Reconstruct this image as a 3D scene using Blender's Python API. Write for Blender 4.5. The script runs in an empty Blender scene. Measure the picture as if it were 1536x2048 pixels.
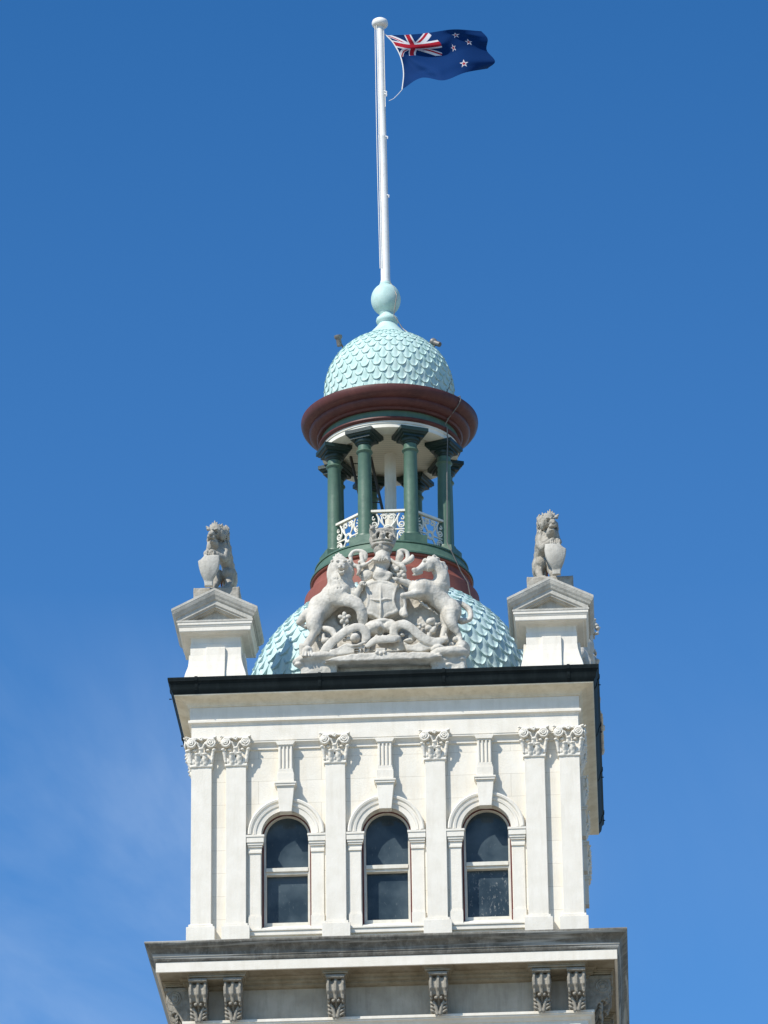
import bpy, bmesh, math, random
import numpy as np
from mathutils import Vector, Matrix
PI = math.pi
random.seed(7)

# ------------------------------------------------------------------ camera, sky, sun, exposure
sc = bpy.context.scene
C = sc.collection
def look_matrix(yaw, pitch, roll):
    cy, sy, cp, sp = math.cos(yaw), math.sin(yaw), math.cos(pitch), math.sin(pitch)
    f = Vector((-sy*cp, cy*cp, sp)); r = Vector((cy, sy, 0)); u = r.cross(f)
    c, s = math.cos(roll), math.sin(roll)
    r2 = c*r + s*u; u2 = -s*r + c*u
    return Matrix((r2, u2, -f)).transposed().to_4x4()
cam_d = bpy.data.cameras.new('camera'); cam = bpy.data.objects.new('camera', cam_d); C.objects.link(cam)
cam.matrix_world = Matrix.Translation((4.46664664, -89.7835169, -32.7440573)) @ look_matrix(.0491844169, .439097035, -.0131167657)
cam_d.sensor_fit = 'VERTICAL'; cam_d.sensor_height = 24.0
cam_d.lens = 9417.12365/2048*24.0
cam_d.clip_start = 1.0; cam_d.clip_end = 5000
sc.camera = cam

SUN = Vector((-.88, -1.0, 1.42)).normalized()
elev = math.asin(SUN.z); azi = math.atan2(SUN.x, SUN.y)
world = bpy.data.worlds.new('World'); sc.world = world; world.use_nodes = True
nt = world.node_tree; nt.nodes.clear()
def N(nt, typ, **kw):
    n = nt.nodes.new(typ)
    for k, v in kw.items(): setattr(n, k, v)
    return n
sky = N(nt, 'ShaderNodeTexSky', sky_type='NISHITA', sun_disc=False)
sky.sun_elevation = elev; sky.sun_rotation = azi
sky.altitude = 0; sky.air_density = 1.0; sky.dust_density = .35; sky.ozone_density = 4.0
bg = N(nt, 'ShaderNodeBackground'); bg.inputs['Strength'].default_value = .10
out = N(nt, 'ShaderNodeOutputWorld')
tc = N(nt, 'ShaderNodeTexCoord')
# thin high cirrus, a little paler towards the lower left
vr = N(nt, 'ShaderNodeVectorRotate', rotation_type='Y_AXIS'); vr.inputs['Angle'].default_value = math.radians(34)
mp = N(nt, 'ShaderNodeMapping'); mp.inputs['Scale'].default_value = (14, 3, 8)
n1 = N(nt, 'ShaderNodeTexNoise'); n1.inputs['Scale'].default_value = 1.0; n1.inputs['Detail'].default_value = 6; n1.inputs['Roughness'].default_value = .55; n1.inputs['Distortion'].default_value = 1.6
n2 = N(nt, 'ShaderNodeTexNoise'); n2.inputs['Scale'].default_value = 7; n2.inputs['Detail'].default_value = 2
r1 = N(nt, 'ShaderNodeMapRange'); r1.inputs['From Min'].default_value = .38; r1.inputs['From Max'].default_value = .80
r2 = N(nt, 'ShaderNodeMapRange'); r2.inputs['From Min'].default_value = .25; r2.inputs['From Max'].default_value = .55
sep = N(nt, 'ShaderNodeSeparateXYZ')
r3 = N(nt, 'ShaderNodeMapRange'); r3.inputs['From Min'].default_value = .41; r3.inputs['From Max'].default_value = .36
mu = N(nt, 'ShaderNodeMath', operation='MULTIPLY'); mu2 = N(nt, 'ShaderNodeMath', operation='MULTIPLY'); mu3 = N(nt, 'ShaderNodeMath', operation='MULTIPLY')
tint = N(nt, 'ShaderNodeMix', data_type='RGBA', blend_type='MULTIPLY'); tint.inputs[0].default_value = 1
ramp = N(nt, 'ShaderNodeValToRGB')      # the sky pales from the zenith towards the horizon
el = ramp.color_ramp.elements; el[0].position = .30; el[0].color = (.55, .98, 1.30, 1); el[1].position = .53; el[1].color = (.27, .76, 1.13, 1)
e3 = ramp.color_ramp.elements.new(.75); e3.color = (.72, .92, 1.02, 1)
cl = N(nt, 'ShaderNodeMix', data_type='RGBA'); cl.inputs[7].default_value = (6.5, 7.6, 8.8, 1)
L = nt.links.new
L(tc.outputs['Generated'], vr.inputs[0]); L(vr.outputs[0], mp.inputs[0]); L(mp.outputs[0], n1.inputs[0]); L(tc.outputs['Generated'], n2.inputs[0])
L(n1.outputs[0], r1.inputs[0]); L(n2.outputs[0], r2.inputs[0]); L(tc.outputs['Generated'], sep.inputs[0]); L(sep.outputs[2], r3.inputs[0])
L(r1.outputs[0], mu.inputs[0]); L(r2.outputs[0], mu.inputs[1]); L(mu.outputs[0], mu2.inputs[0]); L(r3.outputs[0], mu2.inputs[1])
L(mu2.outputs[0], mu3.inputs[0]); mu3.inputs[1].default_value = .5
r4 = N(nt, 'ShaderNodeMapRange'); r4.inputs['From Min'].default_value = .0; r4.inputs['From Max'].default_value = -.08; r4.inputs['To Min'].default_value = .12; L(sep.outputs[0], r4.inputs[0])
mu4 = N(nt, 'ShaderNodeMath', operation='MULTIPLY'); L(mu3.outputs[0], mu4.inputs[0]); L(r4.outputs[0], mu4.inputs[1])
L(sep.outputs[2], ramp.inputs[0]); L(ramp.outputs[0], tint.inputs[7]); L(sky.outputs[0], tint.inputs[6]); L(tint.outputs[2], cl.inputs[6]); L(mu4.outputs[0], cl.inputs[0])
L(cl.outputs[2], bg.inputs[0]); L(bg.outputs[0], out.inputs[0])

sl = bpy.data.lights.new('sun', 'SUN'); sl.energy = 4.2; sl.angle = math.radians(.53); sl.color = (1, .945, .865)
so = bpy.data.objects.new('sun', sl); C.objects.link(so)
so.rotation_euler = (-SUN).to_track_quat('-Z', 'Y').to_euler(); so.location = (-60, -70, 90)
sc.view_settings.view_transform = 'Standard'; sc.view_settings.look = 'None'
sc.view_settings.gamma = 1; sc.view_settings.exposure = .34
sc.cycles.max_bounces = 6

GROUND = -34.3
# ------------------------------------------------------------------ materials
MATS = {}
def newmat(name):
    m = bpy.data.materials.new(name); m.use_nodes = True
    nt = m.node_tree; b = nt.nodes['Principled BSDF']; return m, nt, b
def surf(name, col, col2=None, rough=.7, scale=2.0, bump=.15, bscale=30, stain=0, stain_col=(.12, .11, .09), grime=None, joints=None, spec=.3, metal=0, speckle=0):
    """a weathered surface: two-tone mottling, vertical run-off stains, fine bump, optional masonry joints"""
    m, nt, b = newmat(name); L = nt.links.new
    tc = N(nt, 'ShaderNodeTexCoord')
    co = tc.outputs['Object']
    n1 = N(nt, 'ShaderNodeTexNoise'); n1.inputs['Scale'].default_value = scale; n1.inputs['Detail'].default_value = 6; n1.inputs['Roughness'].default_value = .6
    L(co, n1.inputs[0])
    cr = N(nt, 'ShaderNodeMapRange'); cr.inputs['From Min'].default_value = .35; cr.inputs['From Max'].default_value = .68; L(n1.outputs[0], cr.inputs[0])
    mx = N(nt, 'ShaderNodeMix', data_type='RGBA'); L(cr.outputs[0], mx.inputs[0])
    c2 = col2 or tuple(c*.88 for c in col)
    mx.inputs[6].default_value = (*col, 1); mx.inputs[7].default_value = (*c2, 1)
    last = mx.outputs[2]
    if stain:
        mp = N(nt, 'ShaderNodeMapping'); mp.inputs['Scale'].default_value = (3.5, 3.5, .45); L(co, mp.inputs[0])
        n2 = N(nt, 'ShaderNodeTexNoise'); n2.inputs['Scale'].default_value = 2.2; n2.inputs['Detail'].default_value = 8; n2.inputs['Roughness'].default_value = .68; L(mp.outputs[0], n2.inputs[0])
        r = N(nt, 'ShaderNodeMapRange'); r.inputs['From Min'].default_value = .48; r.inputs['From Max'].default_value = .8; r.inputs['To Max'].default_value = stain; L(n2.outputs[0], r.inputs[0])
        m2 = N(nt, 'ShaderNodeMix', data_type='RGBA'); L(r.outputs[0], m2.inputs[0]); L(last, m2.inputs[6]); m2.inputs[7].default_value = (*stain_col, 1)
        last = m2.outputs[2]
    if speckle:
        n3 = N(nt, 'ShaderNodeTexNoise'); n3.inputs['Scale'].default_value = 14; n3.inputs['Detail'].default_value = 5; n3.inputs['Roughness'].default_value = .75; L(co, n3.inputs[0])
        r = N(nt, 'ShaderNodeMapRange'); r.inputs['From Min'].default_value = .56; r.inputs['From Max'].default_value = .7; r.inputs['To Max'].default_value = speckle; L(n3.outputs[0], r.inputs[0])
        m2 = N(nt, 'ShaderNodeMix', data_type='RGBA'); L(r.outputs[0], m2.inputs[0]); L(last, m2.inputs[6]); m2.inputs[7].default_value = (*stain_col, 1)
        last = m2.outputs[2]
    jv = None
    if joints:
        # masonry courses: horizontal joint every `joints` m, staggered uprights
        sp = N(nt, 'ShaderNodeSeparateXYZ'); L(co, sp.inputs[0])
        ad = N(nt, 'ShaderNodeMath', operation='ADD'); L(sp.outputs[0], ad.inputs[0]); L(sp.outputs[1], ad.inputs[1])
        cb = N(nt, 'ShaderNodeCombineXYZ'); L(ad.outputs[0], cb.inputs[0]); L(sp.outputs[2], cb.inputs[1])
        br = N(nt, 'ShaderNodeTexBrick'); br.offset = .5; br.inputs['Scale'].default_value = 1; br.inputs['Mortar Size'].default_value = .0045
        br.inputs['Mortar Smooth'].default_value = .3; br.inputs['Brick Width'].default_value = joints[1]; br.inputs['Row Height'].default_value = joints[0]
        br.inputs['Color1'].default_value = (1, 1, 1, 1); br.inputs['Color2'].default_value = (.96, .955, .94, 1); br.inputs['Mortar'].default_value = (.66, .64, .6, 1)
        L(cb.outputs[0], br.inputs[0])
        m3 = N(nt, 'ShaderNodeMix', data_type='RGBA', blend_type='MULTIPLY'); m3.inputs[0].default_value = 1
        L(last, m3.inputs[6]); L(br.outputs['Color'], m3.inputs[7]); last = m3.outputs[2]
    L(last, b.inputs['Base Color'])
    b.inputs['Roughness'].default_value = rough; b.inputs['Specular IOR Level'].default_value = spec; b.inputs['Metallic'].default_value = metal
    if bump:
        nb = N(nt, 'ShaderNodeTexNoise'); nb.inputs['Scale'].default_value = bscale; nb.inputs['Detail'].default_value = 5; L(co, nb.inputs[0])
        bp = N(nt, 'ShaderNodeBump'); bp.inputs['Strength'].default_value = bump; bp.inputs['Distance'].default_value = .02; L(nb.outputs[0], bp.inputs['Height'])
        L(bp.outputs[0], b.inputs['Normal'])
    MATS[name] = m; return m

surf('wall_stone', (.77, .73, .64), (.71, .66, .56), stain=.30, stain_col=(.52, .43, .30), joints=(.50, 2.6), bump=.25)
surf('trim_stone', (.77, .725, .635), (.70, .655, .56), stain=.30, stain_col=(.47, .41, .31), bump=.2, scale=3)
surf('cream_stone', (.74, .68, .55), (.62, .55, .41), stain=.35, stain_col=(.33, .27, .17), bump=.25, scale=2.6)
surf('grimy_stone', (.175, .16, .13), (.08, .075, .062), stain=.65, stain_col=(.36, .35, .31), bump=.4, scale=4, speckle=.4)
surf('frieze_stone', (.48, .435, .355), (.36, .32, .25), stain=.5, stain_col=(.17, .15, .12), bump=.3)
surf('carved_stone', (.62, .59, .52), (.47, .44, .375), stain=.55, stain_col=(.24, .21, .165), bump=.5, bscale=22, speckle=.3, scale=5)
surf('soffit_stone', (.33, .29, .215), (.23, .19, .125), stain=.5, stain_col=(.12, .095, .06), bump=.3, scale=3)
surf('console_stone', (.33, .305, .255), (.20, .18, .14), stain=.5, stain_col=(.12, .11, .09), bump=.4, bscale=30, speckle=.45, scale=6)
surf('lion_stone', (.42, .395, .34), (.27, .25, .205), stain=.55, stain_col=(.14, .125, .1), bump=.55, bscale=26, speckle=.5, scale=6)
surf('cap_stone', (.52, .50, .44), (.40, .38, .33), stain=.5, stain_col=(.17, .16, .14), bump=.35, scale=3.5, speckle=.25)
surf('copper_paint', (.53, .68, .665), (.42, .58, .57), stain=.6, stain_col=(.62, .66, .62), bump=.15, rough=.6, scale=4, spec=.25)
surf('copper_green', (.50, .66, .62), (.38, .555, .515), stain=.65, stain_col=(.60, .65, .60), bump=.15, rough=.6, scale=4, spec=.25)
surf('green_paint', (.088, .158, .108), (.068, .125, .088), stain=.3, stain_col=(.17, .24, .185), bump=.25, bscale=9, rough=.45, scale=5, spec=.4)
surf('shaded_green_paint', (.017, .036, .030), (.012, .026, .022), stain=.2, stain_col=(.04, .06, .05), bump=.15, rough=.4, spec=.4)  # column green made much darker, with the shade on the capitals painted in
surf('red_paint', (.27, .088, .062), (.21, .068, .048), stain=.3, stain_col=(.33, .15, .11), bump=.12, rough=.6, spec=.25)
surf('shaded_red_paint', (.105, .033, .029), (.075, .026, .024), stain=.35, stain_col=(.2, .085, .065), bump=.12, rough=.5, spec=.3)  # drum red made darker: the lantern cornice's shade is put into the colour
surf('white_paint', (.80, .77, .67), (.70, .66, .55), stain=.2, stain_col=(.35, .33, .28), bump=.08, rough=.5)
surf('pole_paint', (.82, .82, .80), (.72, .71, .67), stain=.3, stain_col=(.30, .28, .22), bump=.12, rough=.4, speckle=.35)
surf('gutter_paint', (.006, .010, .011), (.010, .015, .016), stain=.35, stain_col=(.03, .04, .042), bump=.12, rough=.6, spec=.1)
surf('lead', (.26, .31, .33), (.16, .20, .22), stain=.5, stain_col=(.45, .48, .47), bump=.4, rough=.6)
surf('iron', (.05, .048, .045), (.08, .07, .06), bump=.2, rough=.5, metal=.3)
surf('lamp_metal', (.22, .21, .19), (.14, .13, .12), bump=.2, rough=.5, metal=.3)
surf('rope', (.75, .74, .70), bump=0, rough=.8)
surf('brass', (.5, .17, .08), bump=0, rough=.4, metal=.6)
surf('sash_paint', (.72, .69, .60), (.62, .58, .48), stain=.2, stain_col=(.3, .27, .22), bump=.05, rough=.5, scale=5)
surf('maroon_paint', (.11, .022, .02), bump=.05, rough=.5)
surf('asphalt', (.27, .25, .20), (.34, .31, .25), scale=.12, bump=.3, bscale=3)

def streak(name, col, scale=(.35, .35, 9), lo=.52, hi=.60, amt=.75):
    m = MATS[name]; nt = m.node_tree; b = nt.nodes['Principled BSDF']; L = nt.links.new
    src = b.inputs['Base Color'].links[0].from_socket
    tc = N(nt, 'ShaderNodeTexCoord'); mp = N(nt, 'ShaderNodeMapping'); mp.inputs['Scale'].default_value = scale; L(tc.outputs['Object'], mp.inputs[0])
    n = N(nt, 'ShaderNodeTexNoise'); n.inputs['Scale'].default_value = 1; n.inputs['Detail'].default_value = 4; n.inputs['Distortion'].default_value = .3; L(mp.outputs[0], n.inputs[0])
    r = N(nt, 'ShaderNodeMapRange'); r.inputs['From Min'].default_value = lo; r.inputs['From Max'].default_value = hi; r.inputs['To Max'].default_value = amt; L(n.outputs[0], r.inputs[0])
    x = N(nt, 'ShaderNodeMix', data_type='RGBA'); L(r.outputs[0], x.inputs[0]); L(src, x.inputs[6]); x.inputs[7].default_value = (*col, 1); L(x.outputs[2], b.inputs['Base Color'])
streak('grimy_stone', (.42, .41, .37))
def brick_mat():
    m, nt, b = newmat('brick'); L = nt.links.new
    tc = N(nt, 'ShaderNodeTexCoord'); sp = N(nt, 'ShaderNodeSeparateXYZ'); L(tc.outputs['Object'], sp.inputs[0])
    ad = N(nt, 'ShaderNodeMath', operation='ADD'); L(sp.outputs[0], ad.inputs[0]); L(sp.outputs[1], ad.inputs[1])
    cb = N(nt, 'ShaderNodeCombineXYZ'); L(ad.outputs[0], cb.inputs[0]); L(sp.outputs[2], cb.inputs[1])
    br = N(nt, 'ShaderNodeTexBrick'); br.inputs['Scale'].default_value = 1; br.inputs['Brick Width'].default_value = .23; br.inputs['Row Height'].default_value = .075; br.inputs['Mortar Size'].default_value = .008
    br.inputs['Color1'].default_value = (.27, .075, .045, 1); br.inputs['Color2'].default_value = (.2, .055, .035, 1); br.inputs['Mortar'].default_value = (.4, .36, .3, 1)
    L(cb.outputs[0], br.inputs[0]); L(br.outputs[0], b.inputs['Base Color']); b.inputs['Roughness'].default_value = .8
    MATS['brick'] = m
brick_mat()

def boards_mat():
    m, nt, b = newmat('ceiling_boards'); L = nt.links.new
    tc = N(nt, 'ShaderNodeTexCoord'); w = N(nt, 'ShaderNodeTexWave', wave_type='BANDS', bands_direction='Y', wave_profile='SAW')
    w.inputs['Scale'].default_value = 3.2; L(tc.outputs['Object'], w.inputs[0])
    r = N(nt, 'ShaderNodeMapRange'); r.inputs['From Min'].default_value = .0; r.inputs['From Max'].default_value = .12; L(w.outputs[1], r.inputs[0])
    mx = N(nt, 'ShaderNodeMix', data_type='RGBA'); mx.inputs[6].default_value = (.2, .17, .12, 1); mx.inputs[7].default_value = (.66, .60, .47, 1)
    L(r.outputs[0], mx.inputs[0]); L(mx.outputs[2], b.inputs['Base Color']); b.inputs['Roughness'].default_value = .6
    MATS['ceiling_boards'] = m
boards_mat()

def glass_mat(name, dirt):
    m, nt, b = newmat(name); L = nt.links.new
    tc = N(nt, 'ShaderNodeTexCoord')
    mp = N(nt, 'ShaderNodeMapping'); mp.inputs['Scale'].default_value = (1, 1, .45); L(tc.outputs['Object'], mp.inputs[0])
    n = N(nt, 'ShaderNodeTexNoise'); n.inputs['Scale'].default_value = 22; n.inputs['Detail'].default_value = 6; n.inputs['Roughness'].default_value = .7; L(mp.outputs[0], n.inputs[0])
    r = N(nt, 'ShaderNodeMapRange'); r.inputs['From Min'].default_value = .60 - .04*dirt; r.inputs['From Max'].default_value = .72; L(n.outputs[0], r.inputs[0])
    r.inputs['To Max'].default_value = .15 + .8*dirt
    mx = N(nt, 'ShaderNodeMix', data_type='RGBA'); mx.inputs[7].default_value = (.36, .36, .34, 1)
    L(r.outputs[0], mx.inputs[0]); L(mx.outputs[2], b.inputs['Base Color'])
    n5 = N(nt, 'ShaderNodeTexNoise'); n5.inputs['Scale'].default_value = 1.6; n5.inputs['Detail'].default_value = 3; L(tc.outputs['Object'], n5.inputs[0])
    r5 = N(nt, 'ShaderNodeMapRange'); r5.inputs['From Min'].default_value = .38; r5.inputs['From Max'].default_value = .62; L(n5.outputs[0], r5.inputs[0])
    x5 = N(nt, 'ShaderNodeMix', data_type='RGBA'); x5.inputs[6].default_value = (.028, .044, .056, 1); x5.inputs[7].default_value = (.066, .09, .104, 1)
    L(r5.outputs[0], x5.inputs[0]); L(x5.outputs[2], mx.inputs[6])
    b.inputs['Roughness'].default_value = .06; b.inputs['Specular IOR Level'].default_value = .22
    MATS[name] = m
glass_mat('glass', .05); glass_mat('dirty_glass', .85)

# ------------------------------------------------------------------ mesh helpers
class MB:
    """collects vertices and faces and links them as ONE mesh object"""
    def __init__(s): s.v = []; s.f = []; s.mi = []
    def add(s, v, f, mi=0):
        o = len(s.v); s.v += [tuple(p) for p in v]; s.f += [tuple(i+o for i in q) for q in f]; s.mi += [mi]*len(f)
    def box(s, x0, x1, y0, y1, z0, z1, mi=0):
        s.add([(x0,y0,z0),(x1,y0,z0),(x1,y1,z0),(x0,y1,z0),(x0,y0,z1),(x1,y0,z1),(x1,y1,z1),(x0,y1,z1)],
              [(0,3,2,1),(4,5,6,7),(0,1,5,4),(1,2,6,5),(2,3,7,6),(3,0,4,7)], mi)
    def prism_y(s, poly, y0, y1, mi=0):
        """polygon of (x, z), counter-clockwise seen from -Y, extruded from y0 to y1"""
        n = len(poly)
        s.add([(x, y0, z) for x, z in poly]+[(x, y1, z) for x, z in poly],
              [tuple(range(n)), tuple(range(2*n-1, n-1, -1))]+[(i, n+i, n+(i+1) % n, (i+1) % n) for i in range(n)], mi)
    def prism_x(s, poly, x0, x1, mi=0):
        n = len(poly)
        s.add([(x0, y, z) for y, z in poly]+[(x1, y, z) for y, z in poly],
              [tuple(range(n-1, -1, -1)), tuple(range(n, 2*n))]+[(i, (i+1) % n, n+(i+1) % n, n+i) for i in range(n)], mi)
    def lathe(s, prof, n=64, cx=0, cy=0, cap=True, mi=0, rot=0):
        """profile of (r, z) from top to bottom or bottom to top"""
        v = []; m = len(prof)
        for r, z in prof:
            for k in range(n):
                a = 2*PI*(k+rot)/n; v.append((cx+r*math.cos(a), cy+r*math.sin(a), z))
        f = []
        for i in range(m-1):
            for k in range(n):
                k2 = (k+1) % n; f.append((i*n+k, i*n+k2, (i+1)*n+k2, (i+1)*n+k))
        if cap: f.append(tuple(range(n-1, -1, -1))); f.append(tuple((m-1)*n+k for k in range(n)))
        s.add(v, f, mi)
    def square(s, prof, half=4.0, cx=0, cy=0, cap=True, mi=0):
        """profile of (offset outwards, z) swept round a square of half-width `half`, with mitred corners"""
        v = []; m = len(prof)
        for o, z in prof:
            h = half+o
            v += [(cx-h, cy-h, z), (cx+h, cy-h, z), (cx+h, cy+h, z), (cx-h, cy+h, z)]
        f = []
        for i in range(m-1):
            for k in range(4):
                k2 = (k+1) % 4; f.append((i*4+k, i*4+k2, (i+1)*4+k2, (i+1)*4+k))
        if cap: f.append((3, 2, 1, 0)); f.append(tuple((m-1)*4+k for k in range(4)))
        s.add(v, f, mi)
    def tube(s, pts, r, n=8, mi=0, flat=None):
        pts = [Vector(p) for p in pts]; v = []; m = len(pts); up = None
        for i, p in enumerate(pts):
            t = (pts[min(i+1, m-1)]-pts[max(i-1, 0)]).normalized()
            if up is None: up = Vector((0, 1, 0)) if abs(t.y) < .9 else Vector((1, 0, 0))
            a = t.cross(up).normalized(); b = a.cross(t).normalized(); up = b
            rr = r[i] if isinstance(r, (list, tuple)) else r
            for k in range(n):
                an = 2*PI*k/n; v.append(p+a*rr*math.cos(an)+b*rr*(flat or 1)*math.sin(an))
        f = []
        for i in range(m-1):
            for k in range(n):
                k2 = (k+1) % n; f.append((i*n+k, (i+1)*n+k, (i+1)*n+k2, i*n+k2))
        f.append(tuple(range(n))); f.append(tuple((m-1)*n+k for k in range(n-1, -1, -1)))
        s.add(v, f, mi)
    def build(s, name, mat, parent=None, loc=None, smooth=None, bevel=0):
        me = bpy.data.meshes.new(name); me.from_pydata(s.v, [], s.f)
        mats = mat if isinstance(mat, (list, tuple)) else [mat]
        for mm in mats: me.materials.append(MATS[mm])
        if len(mats) > 1: me.polygons.foreach_set('material_index', s.mi)
        bm = bmesh.new(); bm.from_mesh(me); bmesh.ops.recalc_face_normals(bm, faces=bm.faces); bm.to_mesh(me); bm.free()
        o = bpy.data.objects.new(name, me); C.objects.link(o)
        if parent: o.parent = parent
        if loc: o.location = loc
        if smooth is not None:
            me.shade_smooth()
            if smooth < 180: me.set_sharp_from_angle(angle=math.radians(smooth))
        if bevel:
            b = o.modifiers.new('edge', 'BEVEL'); b.width = bevel; b.segments = 2; b.limit_method = 'ANGLE'; b.angle_limit = math.radians(40)
        return o
def tag(o, label=None, cat=None, group=None, kind=None):
    for k, v in (('label', label), ('category', cat), ('group', group), ('kind', kind)):
        if v: o[k] = v
    return o
def empty(name, loc, rz=0, **kw):
    o = bpy.data.objects.new(name, None); C.objects.link(o); o.location = loc; o.rotation_euler = (0, 0, rz); o.empty_display_size = .3
    return tag(o, **kw)
def dup(o, parent=None, rz=None, loc=None):
    c = o.copy(); C.objects.link(c); c.parent = parent or o.parent
    if rz is not None: c.rotation_euler = (0, 0, rz)
    if loc is not None: c.location = loc
    for ch in list(o.children):
        d = ch.copy(); C.objects.link(d); d.parent = c
    return c

# ------------------------------------------------------------------ sculpting: signed distance field + surface nets
class Field:
    def __init__(s, lo, hi, h):
        s.lo = np.array(lo, float); s.h = h
        s.n = np.ceil((np.array(hi, float)-s.lo)/h).astype(int)+1
        s.ax = [s.lo[i]+h*np.arange(s.n[i]) for i in range(3)]
        s.F = np.full(s.n, 1.0, np.float32)
    def _reg(s, lo, hi, m):
        sl = []
        for i in range(3):
            a = int(np.clip(np.floor((lo[i]-m-s.lo[i])/s.h), 0, s.n[i])); b = int(np.clip(np.ceil((hi[i]+m-s.lo[i])/s.h)+1, 0, s.n[i]))
            sl.append(slice(a, b))
        X = s.ax[0][sl[0]][:, None, None]; Y = s.ax[1][sl[1]][None, :, None]; Z = s.ax[2][sl[2]][None, None, :]
        return tuple(sl), X, Y, Z
    def op(s, d, sl, k, sub=False):
        if d.size == 0: return
        A = s.F[sl]; d = np.broadcast_to(d, A.shape)
        if sub:
            if k > 0:
                h = np.maximum(k-np.abs(A+d), 0)/k; s.F[sl] = np.maximum(A, -d)+h*h*k*.25
            else: s.F[sl] = np.maximum(A, -d)
        elif k > 0:
            h = np.maximum(k-np.abs(A-d), 0)/k; s.F[sl] = np.minimum(A, d)-h*h*k*.25
        else: s.F[sl] = np.minimum(A, d)
    def ell(s, c, r, rot=None, k=.03, sub=False):
        c = np.array(c, float); r = np.array([r]*3 if np.isscalar(r) else r, float); R = r.max()
        sl, X, Y, Z = s._reg(c-R, c+R, k+3*s.h)
        x, y, z = X-c[0], Y-c[1], Z-c[2]
        if rot is not None:
            M = np.array(Matrix.Rotation(rot[2], 3, 'Z') @ Matrix.Rotation(rot[1], 3, 'Y') @ Matrix.Rotation(rot[0], 3, 'X')).T
            x, y, z = [M[i, 0]*x+M[i, 1]*y+M[i, 2]*z for i in range(3)]
        k0 = np.sqrt((x/r[0])**2+(y/r[1])**2+(z/r[2])**2); k1 = np.sqrt((x/r[0]**2)**2+(y/r[1]**2)**2+(z/r[2]**2)**2)+1e-9
        s.op(k0*(k0-1)/k1, sl, k, sub)
    def path(s, pts, rad, k=.03, sub=False, n=5, flat=1.0):
        """smooth tapering limb through pts; flat < 1 squeezes it in depth (y)"""
        P = [np.array(p, float) for p in pts]; R = list(rad) if not np.isscalar(rad) else [rad]*len(P)
        Q = []; 
        for i in range(len(P)-1):
            p0, p1, p2, p3 = P[max(i-1, 0)], P[i], P[i+1], P[min(i+2, len(P)-1)]
            for j in range(n):
                t = j/n; Q.append((.5*(2*p1+(p2-p0)*t+(2*p0-5*p1+4*p2-p3)*t*t+(3*p1-p0-3*p2+p3)*t**3), R[i]+(R[i+1]-R[i])*t))
        Q.append((P[-1], R[-1]))
        A = np.array([q[0] for q in Q]); m = max(R)
        sl, X, Y, Z = s._reg(A.min(0)-m, A.max(0)+m, k+3*s.h)
        D = None
        for (a, ra), (b, rb) in zip(Q[:-1], Q[1:]):
            ab = b-a; L2 = max(float(ab@ab), 1e-12)
            x, y, z = X-a[0], Y-a[1], Z-a[2]
            t = np.clip((x*ab[0]+y*ab[1]+z*ab[2])/L2, 0, 1)
            d = np.sqrt((x-t*ab[0])**2+((y-t*ab[1])/flat)**2+(z-t*ab[2])**2)-(ra+(rb-ra)*t)
            D = d if D is None else np.minimum(D, d)
        s.op(D, sl, k, sub)
    def poly(s, pts, y0, y1, k=.02, rnd=.01, sub=False, tilt=0, bulge=None):
        """outline of (x, z) points given thickness from y0 to y1; tilt leans it (y per z); bulge=(cx,cz,amount)"""
        P = np.array(pts, float)
        lo = np.array([P[:, 0].min(), y0-.15, P[:, 1].min()]); hi = np.array([P[:, 0].max(), y1+.15, P[:, 1].max()])
        sl, X, Y, Z = s._reg(lo, hi, k+3*s.h)
        X2 = X[:, 0, :]; Z2 = Z[0, 0, :][None, :]; X2, Z2 = np.broadcast_arrays(X2, Z2)
        if X2.size == 0: return
        d2 = np.full(X2.shape, 1e9); ins = np.zeros(X2.shape, bool)
        for i in range(len(P)):
            a, b = P[i], P[(i+1) % len(P)]; e = b-a
            wx, wz = X2-a[0], Z2-a[1]; t = np.clip((wx*e[0]+wz*e[1])/(e@e+1e-12), 0, 1)
            d2 = np.minimum(d2, (wx-t*e[0])**2+(wz-t*e[1])**2)
            c = ((a[1] > Z2) != (b[1] > Z2)) & (X2 < (b[0]-a[0])*(Z2-a[1])/((b[1]-a[1]) or 1e-9)+a[0]); ins ^= c
        d = np.sqrt(d2); d = np.where(ins, -d, d)[:, None, :]+rnd
        zc = P[:, 1].mean(); Yt = Y-tilt*(Z-zc)
        if bulge is not None: Yt = Yt+bulge[2]*np.clip(1-((X-bulge[0])**2+(Z-bulge[1])**2)/bulge[3]**2, 0, 1)
        dy = np.abs(Yt-(y0+y1)/2)-(y1-y0)/2+rnd
        D = np.minimum(np.maximum(d, dy), 0)+np.sqrt(np.maximum(d, 0)**2+np.maximum(dy, 0)**2)-rnd
        s.op(D, sl, k, sub)
    def box(s, x0, x1, y0, y1, z0, z1, k=.02, rnd=.01, sub=False):
        s.poly([(x0, z0), (x1, z0), (x1, z1), (x0, z1)], y0, y1, k, rnd, sub)
    def rough(s, amp, freq, seed=1, octaves=3):
        rg = np.random.RandomState(seed); X, Y, Z = s.ax[0][:, None, None], s.ax[1][None, :, None], s.ax[2][None, None, :]
        near = np.abs(s.F) < .12
        acc = np.zeros(s.F.shape, np.float32)
        for o in range(octaves):
            f = freq*(1.9**o)
            for _ in range(4):
                kx = rg.normal(size=3); kx = kx/np.linalg.norm(kx)*f*2*PI; ph = rg.uniform(0, 6.28)
                k2 = rg.normal(size=3); k2 = k2/np.linalg.norm(k2)*f*2*PI*.6; p2 = rg.uniform(0, 6.28)
                acc += (np.sin(kx[0]*X+kx[1]*Y+kx[2]*Z+ph+1.5*np.sin(k2[0]*X+k2[1]*Y+k2[2]*Z+p2))*amp/(4*1.6**o)).astype(np.float32)
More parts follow.
